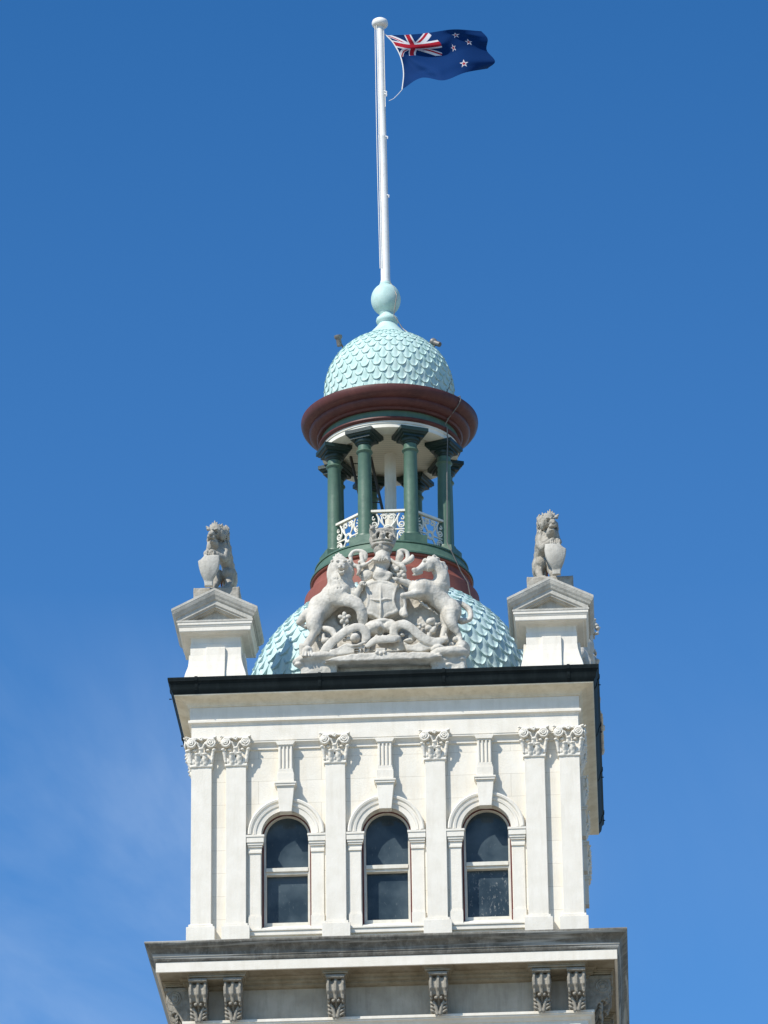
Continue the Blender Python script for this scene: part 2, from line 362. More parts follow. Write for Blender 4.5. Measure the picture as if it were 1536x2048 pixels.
        s.F += np.where(near, acc, 0)
    def build(s, name, mat, parent=None, loc=None, mirror=False):
        F = np.pad(s.F, 1, constant_values=1.0); lo = s.lo-s.h
        S = F < 0; nx, ny, nz = F.shape
        cs = [(a, b, c) for a in (0, 1) for b in (0, 1) for c in (0, 1)]
        cnt = sum(S[a:nx-1+a, b:ny-1+b, c:nz-1+c].astype(np.int8) for a, b, c in cs)
        act = (cnt > 0) & (cnt < 8); I = np.argwhere(act); idx = np.full(act.shape, -1, np.int64); idx[act] = np.arange(len(I))
        pos = np.zeros((len(I), 3)); num = np.zeros(len(I))
        for i, a in enumerate(cs):
            for b in cs[i+1:]:
                if sum(abs(p-q) for p, q in zip(a, b)) != 1: continue
                fa = F[I[:, 0]+a[0], I[:, 1]+a[1], I[:, 2]+a[2]]; fb = F[I[:, 0]+b[0], I[:, 1]+b[1], I[:, 2]+b[2]]
                m = (fa < 0) != (fb < 0); t = np.where(m, fa/np.where(m, fa-fb, 1), 0)
                A, B = np.array(a, float), np.array(b, float)
                pos[m] += A+(B-A)*t[m][:, None]; num[m] += 1
        V = lo+s.h*(I+pos/num[:, None])
        Q = []
        for ax in range(3):
            o = [0, 0, 0]; o[ax] = 1
            a = S[:nx-o[0], :ny-o[1], :nz-o[2]]; b = S[o[0]:, o[1]:, o[2]:]
            E = np.argwhere(a != b); flip = a[E[:, 0], E[:, 1], E[:, 2]]
            u, w = [(1, 2), (2, 0), (0, 1)][ax]
            eu = np.zeros(3, int); eu[u] = 1; ew = np.zeros(3, int); ew[w] = 1
            ok = (E[:, u] > 0) & (E[:, w] > 0); E = E[ok]; flip = flip[ok]
            q = np.stack([idx[tuple((E-eu-ew).T)], idx[tuple((E-ew).T)], idx[tuple(E.T)], idx[tuple((E-eu).T)]], 1)
            q[~flip] = q[~flip][:, ::-1]; Q.append(q)
        Q = np.concatenate(Q)
        if mirror: V = V*[-1, 1, 1]; Q = Q[:, ::-1]
        me = bpy.data.meshes.new(name)
        me.vertices.add(len(V)); me.vertices.foreach_set('co', V.astype(np.float32).ravel())
        me.loops.add(len(Q)*4); me.loops.foreach_set('vertex_index', Q.astype(np.int32).ravel())
        me.polygons.add(len(Q)); me.polygons.foreach_set('loop_start', np.arange(0, len(Q)*4, 4, dtype=np.int32))
        me.update(calc_edges=True); me.validate(); me.shade_smooth(); me.materials.append(MATS[mat])
        ob = bpy.data.objects.new(name, me); C.objects.link(ob)
        if parent: ob.parent = parent
        if loc is not None: ob.location = loc
        return ob

# ------------------------------------------------------------------ ground
g = MB(); g.add([(-1500, -1500, GROUND), (1500, -1500, GROUND), (1500, 1500, GROUND), (-1500, 1500, GROUND)], [(0, 1, 2, 3)])
tag(g.build('ground', 'asphalt'), kind='structure')

# ------------------------------------------------------------------ the tower (its axis stands at x 0, y 4)
tower = empty('stone_tower', (0, 4, GROUND), label='square white stone tower with arched windows and a scaled pale green dome', cat='tower')
UP = (0, 0, -GROUND)          # parts are modelled in heights counted from the upper storey's base
def part(mb, name, mat, **kw): return mb.build(name, mat, tower, UP, **kw)
def four(o):
    for k in (1, 2, 3): dup(o, tower, k*PI/2)

# walls with arched openings, all four sides
ZS, HW, OR = 2.30, .51, .78     # springing height, half width of opening, outer radius of archivolt
WX = (-2.05, 0, 2.05)
def arch(cx, r, z0, n=20, a0=0, a1=PI): return [(cx+r*math.cos(a0+(a1-a0)*i/n), z0+r*math.sin(a0+(a1-a0)*i/n)) for i in range(n+1)]
def wall_side():
    m = MB(); y0, y1 = -3.88, -3.44; zb, zt = -.3, 4.30
    xs = [-3.60 if False else -3.88]
    e = 3.88
    edges = [-e]+[x for c in WX for x in (c-HW, c+HW)]+[e]
    for i in range(0, 8, 2): m.box(edges[i], edges[i+1], y0, y1, zb, zt)
    for c in WX:
        m.box(c-HW, c+HW, y0, y1, zb, .2)
        A = arch(c, HW, ZS)
        for (xa, za), (xb, zb2) in zip(A[:-1], A[1:]):   # spandrel in slivers over the arch
            m.prism_y([(xb, zb2), (xa, za), (xa, zt), (xb, zt)], y0, y1)
    return m
w = part(wall_side(), 'wall', 'wall_stone')
w2 = dup(w, tower, PI)
for sgn in (1, 3):
    s_ = MB(); src = wall_side()
    s_.v = [(max(-3.438, min(3.438, x)) if abs(x) > 3.7 else x, y, z) for x, y, z in src.v]; s_.f = src.f; s_.mi = src.mi
    o = part(s_, 'wall', 'wall_stone'); o.rotation_euler = (0, 0, sgn*PI/2)

# windows: sash frame, two panes, maroon reveal strip
def window(cx, dirty):
    yg = -3.60; ZS = 2.345
    fr = MB()
    ri, ro = .435, .50
    A, B = arch(cx, ro, ZS), arch(cx, ri, ZS)
    for i in range(len(A)-1):
        a, b, c, d = A[i], A[i+1], B[i+1], B[i]
        fr.add([(a[0], yg-.07, a[1]), (b[0], yg-.07, b[1]), (c[0], yg-.07, c[1]), (d[0], yg-.07, d[1]), (a[0], yg+.10, a[1]), (b[0], yg+.10, b[1]), (c[0], yg+.10, c[1]), (d[0], yg+.10, d[1])],
               [(0, 1, 2, 3), (3, 2, 6, 7), (0, 4, 5, 1)])
    for sx in (-1, 1):
        xa, xb = sorted((cx+sx*ri, cx+sx*ro)); fr.box(xa, xb, yg-.07, yg+.10, .20, ZS)
        xa, xb = sorted((cx+sx*(ri-.012), cx+sx*ri)); fr.box(xa, xb, yg-.05, yg+.10, .48, 1.63)
    fr.box(cx-ri, cx+ri, yg-.06, yg+.10, .20, .475)          # bottom rail
    fr.box(cx-ri, cx+ri, yg-.085, yg+.10, 1.575, 1.66)      # meeting rail
    fr.box(cx-ri, cx+ri, yg-.05, yg+.10, 1.52, 1.575)
    f = part(fr, 'window', 'sash_paint', bevel=.006)
    p = MB(); p.prism_y([(cx-ri, .45), (cx+ri, .45), (cx+ri, 1.56), (cx-ri, 1.56)], yg+.07, yg+.09)
    p.build('pane', 'dirty_glass' if dirty else 'glass', f)
    p = MB(); pts = arch(cx, ri+.004, ZS); p.prism_y([(cx-ri, 1.62), (cx+ri, 1.62)]+pts, yg+.02, yg+.04)
    p.build('pane', 'glass', f)
    t = MB(); A, B = arch(cx, HW-.002, 2.30), arch(cx, HW-.03, 2.32)
    for i in range(len(A)-1):
        a, b, c, d = A[i], A[i+1], B[i+1], B[i]
        t.add([(a[0], -3.73, a[1]), (b[0], -3.73, b[1]), (c[0], -3.73, c[1]), (d[0], -3.73, d[1]), (c[0], -3.66, c[1]), (d[0], -3.66, d[1])], [(0, 1, 2, 3), (3, 2, 4, 5)])
    for sx in (-1, 1):
        xa, xb = sorted((cx+sx*(HW-.035), cx+sx*(HW-.002))); t.box(xa, xb, -3.73, -3.66, .20, ZS)
    t.build('reveal_strip', 'maroon_paint', f)
    return f
ZS = 2.30
for i, cx in enumerate(WX):
    f = window(cx, i == 2)
    if i == 2: f['label'] = 'sash window with streaky dirt on its lower pane'
    for k in (1, 2, 3): dup(f, tower, k*PI/2)

def ring_part(cx):
    """moulded archivolt, built as stepped rings"""
    m = MB(); prof = [(.512, -3.90), (.512, -3.935), (.61, -3.945), (.62, -3.965), (.665, -3.975), (.675, -3.955), (.70, -3.96), (.72, -3.99), (.76, -4.0), (.785, -3.985), (.79, -3.88)]
    n = 36; v = []
    for r, y in prof:
        for i in range(n+1):
            a = PI*i/n; v.append((cx+r*math.cos(a), y, ZS+r*math.sin(a)))
    f = [(j*(n+1)+i, j*(n+1)+i+1, (j+1)*(n+1)+i+1, (j+1)*(n+1)+i) for j in range(len(prof)-1) for i in range(n)]
    m.add(v, f); return m
for cx in WX:
    four(part(ring_part(cx), 'archivolt', 'trim_stone', smooth=32))
    # bracket with fluted face rising from the keystone to the entablature
    k = MB()
    k.prism_y([(cx-.125, 2.74), (cx+.125, 2.74), (cx+.175, 3.27), (cx-.175, 3.27)], -4.08, -3.87)
    for j, (a, z0, z1, y) in enumerate([(.18, 3.27, 3.30, -4.09), (.205, 3.30, 3.345, -4.115), (.225, 3.345, 3.385, -4.13)]): k.box(cx-a, cx+a, y, -3.87, z0, z1)
    k.box(cx-.175, cx+.175, -4.075, -3.87, 3.385, 3.60); k.box(cx-.16, cx+.16, -4.055, -3.87, 3.60, 3.655)
    k.box(cx-.15, cx+.15, -4.02, -3.87, 3.655, 4.22)
    for q in range(4):
        xq = cx-.135+q*.078; k.box(xq, xq+.036, -4.05, -4.02, 3.70, 4.19)
    k.box(cx-.15, cx+.15, -4.05, -4.02, 3.655, 3.70); k.box(cx-.15, cx+.15, -4.05, -4.02, 4.19, 4.22)
    k.prism_y([(cx-.16, 4.22), (cx+.16, 4.22), (cx+.21, 4.305), (cx-.21, 4.305)], -4.075, -3.87)
    four(part(k, 'keystone_bracket', 'trim_stone', bevel=.006))
    # imposts and the little pilasters either side of the opening
    for sx in (-1, 1):
        p = MB()
        def bx(o0, o1, y, z0, z1):
            xa, xb = sorted((cx+sx*o0, cx+sx*o1)); p.box(xa, xb, y, -3.875, z0, z1)
        bx(.52, .77, -3.91, .38, 1.95); bx(.505, .78, -3.94, .2, .52); bx(.512, .775, -3.925, .52, .56)
        bx(.505, .78, -3.935, 1.90, 1.95); bx(.50, .785, -3.915, 1.95, 2.03)
        bx(.49, .79, -3.945, 2.03, 2.07); bx(.47, .80, -3.965, 2.07, 2.12); bx(.455, .81, -3.985, 2.12, 2.235); bx(.44, .815, -4.0, 2.235, 2.285)
        four(part(p, 'impost', 'trim_stone', bevel=.005))
    s_ = MB(); s_.box(cx-.78, cx+.78, -3.965, -3.60, .105, .195); s_.box(cx-.77, cx+.77, -3.99, -3.60, .195, .235); s_.prism_x([(-3.93, .235), (-3.45, .235), (-3.45, .40), (-3.66, .40), (-3.93, .27)], cx-.50, cx+.50); s_.box(cx-.75, cx+.75, -3.90, -3.60, -.02, .105)
    four(part(s_, 'sill', 'trim_stone', bevel=.006))

# pilasters: base, shaft, foliate capital
def pil(mb_base, mb_shaft, cx, hw, corner=False):
    if corner:
        c = 3.79
        mb_shaft.box(c-.21, c+.21, -c-.21, -c+.21, .33, 3.80)
        mb_base.square([(.08, -.25), (.08, .285), (.072, .292), (.035, .297), (.04, .31), (.04, .345), (.03, .36), (.004, .365)], .21, c, -c)
    else:
        mb_shaft.box(cx-hw, cx+hw, -4.0, -3.87, .33, 3.80)
        for o, z0, z1 in ((.08, -.25, .29), (.038, .29, .355)):
            mb_base.box(cx-hw-o, cx+hw+o, -4.0-o, -3.86, z0, z1)
def capital_field():
    F = Field((-.36, -.22, 3.74), (.36, .16, 4.50), .010)
    F.box(-.215, .215, -.0, .13, 3.78, 4.36, k=0, rnd=.01)
    F.box(-.235, .235, -.03, .13, 3.795, 3.86, k=.0, rnd=.02)
    for sx in (-1, 1):
        cx, cz = sx*.205, 4.295
        F.ell((cx, -.05, cz), (.10, .07, .105), k=.02)
        for R, r, yy in ((.088, .021, -.12), (.044, .017, -.135)):
            F.path([(cx+R*math.cos(a), yy, cz+R*math.sin(a)) for a in np.linspace(0, 2*PI, 9)], r, k=.006, n=2)
        F.ell((cx, -.14, cz), .022, k=.005)
        F.path([(sx*.03, -.06, 4.20), (sx*.08, -.09, 4.30), (sx*.13, -.1, 4.33)], [.02, .024, .02], k=.01)
        F.path([(sx*.215, -.02, 3.9), (sx*.235, -.05, 4.05), (sx*.26, -.08, 4.14)], [.03, .035, .03], k=.02)
        F.ell((sx*.265, -.09, 4.145), (.04, .035, .03), k=.015)
        F.path([(sx*.08, -.01, 3.88), (sx*.085, -.05, 3.98), (sx*.085, -.09, 4.04)], [.05, .055, .035], k=.02)
        F.ell((sx*.085, -.115, 4.05), (.05, .035, .026), k=.012)
        F.path([(sx*.16, -.01, 3.88), (sx*.165, -.03, 3.96)], [.028, .02], k=.015)
        F.ell((sx*.14, -.03, 4.16), (.045, .04, .03), k=.012)
    F.path([(0, -.01, 3.9), (0, -.06, 4.08), (0, -.1, 4.15)], [.045, .06, .04], k=.02); F.ell((0, -.12, 4.16), (.055, .04, .028), k=.012)
    # abacus: concave sides, rosette in the middle
    F.poly([(-.31, 4.37), (-.12, 4.385), (.12, 4.385), (.31, 4.37), (.32, 4.425), (.1, 4.43), (-.1, 4.43), (-.32, 4.425)], -.10, .12, k=.01, rnd=.008)
    for sx in (-1, 1): F.path([(sx*.17, -.08, 4.40), (sx*.30, -.14, 4.415)], [.02, .022], k=.01)
    for a in range(5): F.ell((.028*math.cos(a*1.257), -.125, 4.385+.028*math.sin(a*1.257)), .024, k=.005)
    for sx, z in ((-.14, 3.98), (.14, 3.98), (0, 4.0), (-.17, 4.1), (.17, 4.1)): F.ell((sx, -.045, z), (.014, .06, .03), k=.006, sub=True)
    F.rough(.005, 9, 3)
    return F
CAPF = capital_field()
cap0 = CAPF.build('capital', 'trim_stone')
cap_me = cap0.data; bpy.data.objects.remove(cap0)
PX = (-3.075, -1.03, 1.03, 3.075)
def put_capital(par, cx, rz):
    o = bpy.data.objects.new('capital', cap_me); C.objects.link(o); o.parent = par
    a = Vector((cx, -4.0, 0)); a.rotate(Matrix.Rotation(rz, 3, 'Z')); o.location = a; o.rotation_euler = (0, 0, rz); return o
for cx in PX:
    mb, ms = MB(), MB(); pil(mb, ms, cx, .207)
    o = part(ms, 'pilaster', 'trim_stone', bevel=.006); mb.build('base', 'trim_stone', o, bevel=.004)
    put_capital(o, cx, 0); four(o)
for k in range(4):
    mb, ms = MB(), MB(); pil(mb, ms, 0, 0, True)
    o = part(ms, 'corner_pilaster', 'trim_stone', bevel=.006); mb.build('base', 'trim_stone', o, bevel=.004)
    put_capital(o, 3.79, 0); put_capital(o, -3.79, PI/2); o.rotation_euler = (0, 0, k*PI/2)

# entablature
e = MB()
e.square([(-.30, 4.19), (-.085, 4.19), (-.085, 4.25), (-.06, 4.29), (-.03, 4.322), (-.012, 4.322), (-.012, 4.355), (0, 4.36), (0, 4.72), (.012, 4.735), (.02, 4.76), (.065, 4.775), (.065, 4.83), (.03, 4.845), (.03, 5.12)])
part(e, 'entablature', 'trim_stone', bevel=.004)
e = MB(); e.square([(.02, 5.12), (.05, 5.13), (.06, 5.16), (.10, 5.20), (.18, 5.235), (.27, 5.255), (.33, 5.275), (.34, 5.30), (.30, 5.31)])
part(e, 'cornice', 'cream_stone', bevel=.004)
e = MB(); e.square([(.28, 5.303), (.345, 5.302), (.355, 5.33), (.385, 5.37), (.40, 5.42), (.41, 5.50), (.44, 5.545), (.455, 5.56), (.455, 5.585), (.462, 5.60), (.462, 5.64), (.43, 5.64), (.42, 5.60), (.2, 5.59)])
gut = part(e, 'gutter', 'gutter_paint', smooth=40)
for k in range(4):
    for x in (-3.87, -1.31, 1.26, 3.83):
        b = MB(); pr = [(-4.34, 5.298), (-4.365, 5.325), (-4.397, 5.37), (-4.412, 5.42), (-4.424, 5.50), (-4.452, 5.54), (-4.469, 5.56), (-4.474, 5.60), (-4.474, 5.65), (-4.42, 5.65), (-4.42, 5.62), (-4.3, 5.61)]
        b.prism_x(pr[::-1], x-.03, x+.03); b.box(x+.0, x+.012, -4.485, -4.43, 5.41, 5.43)
        o = b.build('gutter_joint', 'gutter_paint', gut); o.rotation_euler = (0, 0, k*PI/2)
r = MB(); r.square([(.2, 5.595), (.43, 5.605), (.1, 5.66), (-2.5, 5.70)])
part(r, 'roof', 'lead')

m = MB(); m.prism_x([(-4.34, 5.60), (-3.9, 5.60), (-3.9, 5.80), (-4.12, 5.79), (-4.30, 5.665)][::-1], -1.9, 1.9)
four(part(m, 'flashing', 'lead', bevel=.006))
# great lower cornice with consoles
e = MB(); e.square([(-.2, -.20), (.80, -.262), (.845, -.275), (.85, -.30), (.845, -.325), (.81, -.37), (.75, -.42), (.705, -.48), (.69, -.53), (.69, -.56), (.675, -.565), (.67, -.60), (.655, -.635), (.64, -.655), (.4, -.66)])
part(e, 'cornice_crown', 'grimy_stone', bevel=.004)
e = MB(); e.square([(.3, -.655), (.632, -.657), (.632, -.862), (.58, -.862), (.575, -.83), (.50, -.83), (-.05, -.85)])
part(e, 'cornice', 'trim_stone', bevel=.004)
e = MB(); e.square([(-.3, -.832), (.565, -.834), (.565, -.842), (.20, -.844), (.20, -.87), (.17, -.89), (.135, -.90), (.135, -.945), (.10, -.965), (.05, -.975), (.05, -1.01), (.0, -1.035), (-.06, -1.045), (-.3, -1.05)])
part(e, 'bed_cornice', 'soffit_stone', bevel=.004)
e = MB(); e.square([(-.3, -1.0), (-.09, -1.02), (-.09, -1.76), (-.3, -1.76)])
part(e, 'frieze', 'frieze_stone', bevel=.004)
e = MB(); e.square([(-.3, -1.735), (.10, -1.735), (.14, -1.742), (.14, -1.80), (.12, -1.805), (.12, -1.83), (.07, -1.86), (.04, -1.91), (.01, -1.92), (.01, -2.25), (-.02, -2.26), (-.02, -2.6), (-.3, -2.6)])
part(e, 'string_course', 'trim_stone', bevel=.004)
def console_field():
    F = Field((-.22, -.62, -1.86), (.22, .16, -.90), .010)
    prof = [(-.49, -1.03), (-.515, -1.08), (-.53, -1.18), (-.525, -1.30), (-.48, -1.36), (-.46, -1.45), (-.32, -1.50), (-.25, -1.58), (-.22, -1.68), (-.16, -1.76), (-.06, -1.80), (.13, -1.80), (.13, -1.0), (-.45, -1.0)]
    # extruded along x: rotate the outline
    P = prof
    sl, X, Y, Z = F._reg((-.2, -.6, -1.85), (.2, .15, -.9), .05)
    Y2, Z2 = np.broadcast_arrays(Y[0, :, :], Z[0, 0, :][None, :])
    d2 = np.full(Y2.shape, 1e9); ins = np.zeros(Y2.shape, bool)
    for i in range(len(P)):
        a, b = np.array(P[i]), np.array(P[(i+1) % len(P)]); ee = b-a
        wx, wz = Y2-a[0], Z2-a[1]; t = np.clip((wx*ee[0]+wz*ee[1])/(ee@ee), 0, 1)
        d2 = np.minimum(d2, (wx-t*ee[0])**2+(wz-t*ee[1])**2)
        ins ^= ((a[1] > Z2) != (b[1] > Z2)) & (Y2 < (b[0]-a[0])*(Z2-a[1])/((b[1]-a[1]) or 1e-9)+a[0])
    d = np.where(ins, -np.sqrt(d2), np.sqrt(d2))[None]
    flute = .06*np.clip(1-np.abs(np.abs(X)-.075)/.055, 0, 1)**.4
    dd = np.maximum(d+flute, np.abs(X)-.17)
    F.op(dd, sl, 0)
    for sx in (-1, 1):
        x = sx*.17
        for R in (.13, .085):
            F.path([(x, -.36+R*math.cos(a), -1.19+R*math.sin(a)) for a in np.linspace(0, 2*PI, 11)], .018, k=.006, n=2)
        F.ell((x, -.36, -1.19), (.03, .055, .055), k=.01)
        F.ell((sx*.05, -.41, -1.475), (.036, .035, .035), k=.008); F.ell((sx*.14, -.38, -1.48), (.025, .03, .03), k=.008)
        # acanthus leaf under the scroll
        F.path([(sx*.03, -.30, -1.78), (sx*.06, -.31, -1.62), (sx*.10, -.34, -1.53)], [.035, .035, .02], k=.01)
        for z in (-1.56, -1.64, -1.72): F.path([(sx*.06, -.29, z-.04), (sx*.13, -.31, z), (sx*.16, -.29, z+.03)], [.022, .026, .016], k=.008)
        for z in (-1.60, -1.68): F.ell((sx*.125, -.31, z), (.03, .05, .012), rot=(0, -sx*.6, 0), k=.004, sub=True)
    F.box(-.185, .185, -.56, .13, -1.035, -.97, k=0, rnd=.01)
    F.rough(.003, 8, 5)
    return F
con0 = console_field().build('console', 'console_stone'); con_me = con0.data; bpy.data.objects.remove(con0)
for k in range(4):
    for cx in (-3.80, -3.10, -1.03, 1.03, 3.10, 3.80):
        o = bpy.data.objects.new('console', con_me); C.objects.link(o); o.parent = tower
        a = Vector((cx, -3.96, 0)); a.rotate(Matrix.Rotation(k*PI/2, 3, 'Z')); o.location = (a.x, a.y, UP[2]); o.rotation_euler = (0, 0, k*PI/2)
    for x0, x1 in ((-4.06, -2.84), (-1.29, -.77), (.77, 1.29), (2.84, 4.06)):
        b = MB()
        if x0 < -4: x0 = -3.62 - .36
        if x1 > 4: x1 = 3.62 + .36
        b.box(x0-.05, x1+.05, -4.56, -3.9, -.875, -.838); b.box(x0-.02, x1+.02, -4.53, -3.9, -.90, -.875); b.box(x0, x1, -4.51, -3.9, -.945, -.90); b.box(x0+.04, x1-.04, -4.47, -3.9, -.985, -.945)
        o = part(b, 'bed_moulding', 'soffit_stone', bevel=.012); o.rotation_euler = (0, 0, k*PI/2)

# shaft of the tower down to the street
b = MB(); b.square([(-.12, -2.55), (-.12, GROUND+1.2)]); part(b, 'brick_shaft', 'brick')
b = MB(); b.square([(.15, GROUND), (.15, GROUND+1.1), (.05, GROUND+1.2), (-.2, GROUND+1.25)]); part(b, 'plinth', 'trim_stone')
for k in range(4):
    q = MB(); z = -3.2; i = 0
    while z > GROUND+1.3:
        L_ = .62 if i % 2 else .42
        q.square([(.0, z), (.0, z+.48)], L_/2, 3.9-L_/2+.03, -(3.9-L_/2+.03)); z -= .5; i += 1
    o = part(q, 'quoins', 'trim_stone'); o.rotation_euler = (0, 0, k*PI/2); 


# ------------------------------------------------------------------ domes with fish-scale tiles
def dome(R, z0, n, rbot, rtop, zbot, name, mat, ratio=.58, first=0.0):
    m = MB()
    prof = [(rbot, zbot)]
    th0 = 0
    steps = 40
    tmax = math.acos(rtop/R)
    for i in range(steps+1):
        t = tmax*i/steps; prof.append((R*math.cos(t), z0+R*math.sin(t)))
    m.lathe(prof, 128, cap=True)
    def P(s):     # arc length from base drum -> (r, z, nr, nz)
        if s < z0-zbot: return R, zbot+s, 1, 0
        t = (s-(z0-zbot))/R; return R*math.cos(t), z0+R*math.sin(t), math.cos(t), math.sin(t)
    s = first; row = 0; total = (z0-zbot)+R*tmax
    ni, nj = 7, 9
    while True:
        r = P(s)[0]; w = 2*PI*r/n; pitch = ratio*w; Ls = 2.15*pitch
        if s+Ls*.8 > total: break
        for k in range(n):
            ang = 2*PI*(k+.5*(row % 2))/n
            jz = random.uniform(-.006, .006)*R/3; tl = random.uniform(.85, 1.15)
            grid = []
            for j in range(nj):
                b = (j/(nj-1))**1.5               # 0 tip, 1 head
                ss = s+b*Ls+jz; rr, zz, nr, nz = P(min(max(ss, 0), total)); 
                u = 1-b
                q = max(0, (u-.36)/.64)
                hw = .5*w*math.sqrt(max(0, 1-q**1.9))*1.0
                rowv = []
                for i in range(ni):
                    a = -1+2*i/(ni-1)
                    lift = (.03*w+(.19 if R > 2 else .15)*w*u*tl)*(.85)
                    crease = (.12 if R > 2 else .10)*w*(1-min(abs(a)*1.5, 1))*(.12+.88*min(1, b*1.6))*(0 if j == 0 else 1)
                    rim = (.05*w if (abs(a) > .9 or j <= 1) else -.03*w) if u > .45 else 0
                    h = lift+crease+rim
                    aa = ang+a*hw/max(rr, .05)
                    rowv.append(((rr+h*nr)*math.cos(aa), (rr+h*nr)*math.sin(aa), zz+h*nz))
                grid.append(rowv)
            v = [p for rw in grid for p in rw]; f = []
            # tip row collapses to nearly a point (hw=0): fine
            for j in range(nj-1):
                for i in range(ni-1):
                    f.append((j*ni+i, j*ni+i+1, (j+1)*ni+i+1, (j+1)*ni+i))
            # skirt down to the shell along both flanks and the tip
            base = len(v); edge = [j*ni for j in range(nj-1, -1, -1)]+[j*ni+ni-1 for j in range(nj)]
            cxr = []
            for e_ in edge:
                x, y, z = v[e_]; j = e_//ni; b = (j/(nj-1))**1.5; ss = s+b*Ls+jz; rr, zz, nr, nz = P(min(max(ss, 0), total)); a_ = math.atan2(y, x)
                cxr.append(((rr-.01)*math.cos(a_), (rr-.01)*math.sin(a_), zz))
            v += cxr
            for i in range(len(edge)-1): f.append((edge[i], edge[i+1], base+i+1, base+i))
            m.add(v, f)
        s += pitch; row += 1
    me = bpy.data.meshes.new(name); me.from_pydata(m.v, [], m.f); me.shade_smooth(); me.set_sharp_from_angle(angle=math.radians(50)); me.materials.append(MATS[mat])
    o = bpy.data.objects.new(name, me); C.objects.link(o); o.parent = tower; o.location = UP
    return o
dome(3.17, 6.27, 44, 3.17, 1.5, 5.66, 'dome', 'copper_paint', first=.05)

# lantern drum
m = MB(); m.lathe([(1.5, 8.7), (1.95, 8.75), (1.93, 8.95), (1.91, 9.18), (1.885, 9.20), (1.86, 9.21), (1.80, 9.30), (1.745, 9.42), (1.72, 9.52), (1.76, 9.535), (1.775, 9.56), (1.76, 9.59), (1.6, 9.60)], 128)
part(m, 'lantern_drum', 'red_paint', smooth=35)
m = MB(); m.lathe([(1.5, 9.58), (1.79, 9.585), (1.79, 9.62), (1.765, 9.64), (1.73, 9.72), (1.68, 9.83), (1.665, 9.86), (1.69, 9.865), (1.69, 9.90), (1.66, 9.905), (.3, 9.93)], 128)
part(m, 'lantern_floor', 'green_paint', smooth=35)
# lantern entablature
m = MB(); m.lathe([(1.4, 13.56), (1.93, 13.555), (1.965, 13.54), (1.97, 13.50), (1.965, 13.46), (1.945, 13.40), (1.91, 13.35), (1.865, 13.32), (1.80, 13.305), (1.785, 13.30), (1.79, 13.27), (1.775, 13.22), (1.735, 13.18), (1.68, 13.155), (1.62, 13.15), (1.615, 13.12), (1.595, 13.10), (1.53, 13.10), (1.45, 13.10)], 128)
part(m, 'lantern_cornice', 'shaded_red_paint', smooth=38)
m = MB(); m.lathe([(1.40, 13.13), (1.515, 13.12), (1.515, 12.93), (1.40, 12.93)], 128); part(m, 'lantern_frieze', 'green_paint', smooth=35)
m = MB(); m.lathe([(1.40, 12.95), (1.55, 12.945), (1.585, 12.925), (1.59, 12.895), (1.57, 12.865), (1.54, 12.85), (1.4, 12.85)], 128); part(m, 'lantern_moulding', 'shaded_red_paint', smooth=35)
m = MB(); m.lathe([(1.3, 12.87), (1.525, 12.865), (1.525, 12.80), (1.505, 12.79), (1.505, 12.70), (1.47, 12.69), (1.17, 12.69), (1.14, 12.70), (1.14, 12.80)], 128, cap=False); part(m, 'lantern_soffit', 'white_paint', smooth=35)
m = MB(); m.lathe([(1.2, 12.86), (1.2, 12.745)], 96); part(m, 'lantern_ceiling', 'ceiling_boards')
# upper dome
dome(1.41, 14.27, 33, 1.41, .20, 13.54, 'upper_dome', 'copper_green', ratio=.66, first=.02)
m = MB(); m.lathe([(.70, 15.47), (.54, 15.60), (.40, 15.74), (.29, 15.87), (.22, 15.96), (.20, 15.99), (.205, 16.01), (.24, 16.04), (.252, 16.09), (.24, 16.14), (.195, 16.18), (.165, 16.20), (.155, 16.26)], 64, cx=-.02)
part(m, 'dome_neck', 'copper_green', smooth=50)
m = MB(); pr = [(.14, 16.22)]
for i in range(1, 20):
    t = -PI/2+.42+(PI-.42-.42)*i/19; pr.append((.335*math.cos(t), 16.63+.385*math.sin(t)))
pr += [(.145, 17.01), (.13, 17.03), (.13, 17.05)]
m.lathe(pr, 64, cx=-.045); part(m, 'ball_finial', 'copper_green', smooth=60)

# lantern columns (eight)
for k in range(8):
    a = math.radians(22.5+45*k); R0 = 1.31
    par = None
    s_ = MB(); s_.lathe([(.165, 10.20), (.160, 10.5), (.155, 11.4), (.145, 12.19), (.150, 12.20), (.175, 12.215), (.185, 12.235), (.175, 12.26), (.148, 12.275), (.146, 12.40)], 32)
    col = part(s_, 'lantern_column', 'green_paint', smooth=40)
    b = MB(); b.square([(0, 9.89), (0, 10.13)], .265); b.lathe([(.235, 10.13), (.24, 10.16), (.225, 10.20), (.18, 10.215), (.165, 10.23)], 32); b.build('base', 'green_paint', col, smooth=40)
    b = MB(); b.lathe([(.146, 12.38), (.165, 12.395), (.17, 12.42), (.205, 12.44), (.215, 12.48), (.215, 12.50)], 32)
    b.square([(0, 12.50), (0, 12.555)], .235); b.square([(0, 12.552), (.03, 12.57), (.04, 12.60)], .25); b.square([(0, 12.598), (.012, 12.61), (.012, 12.692)], .305)
    b.build('capital', 'shaded_green_paint', col, smooth=40)
    col.location = (R0*math.cos(a), R0*math.sin(a), UP[2]); col.rotation_euler = (0, 0, a)
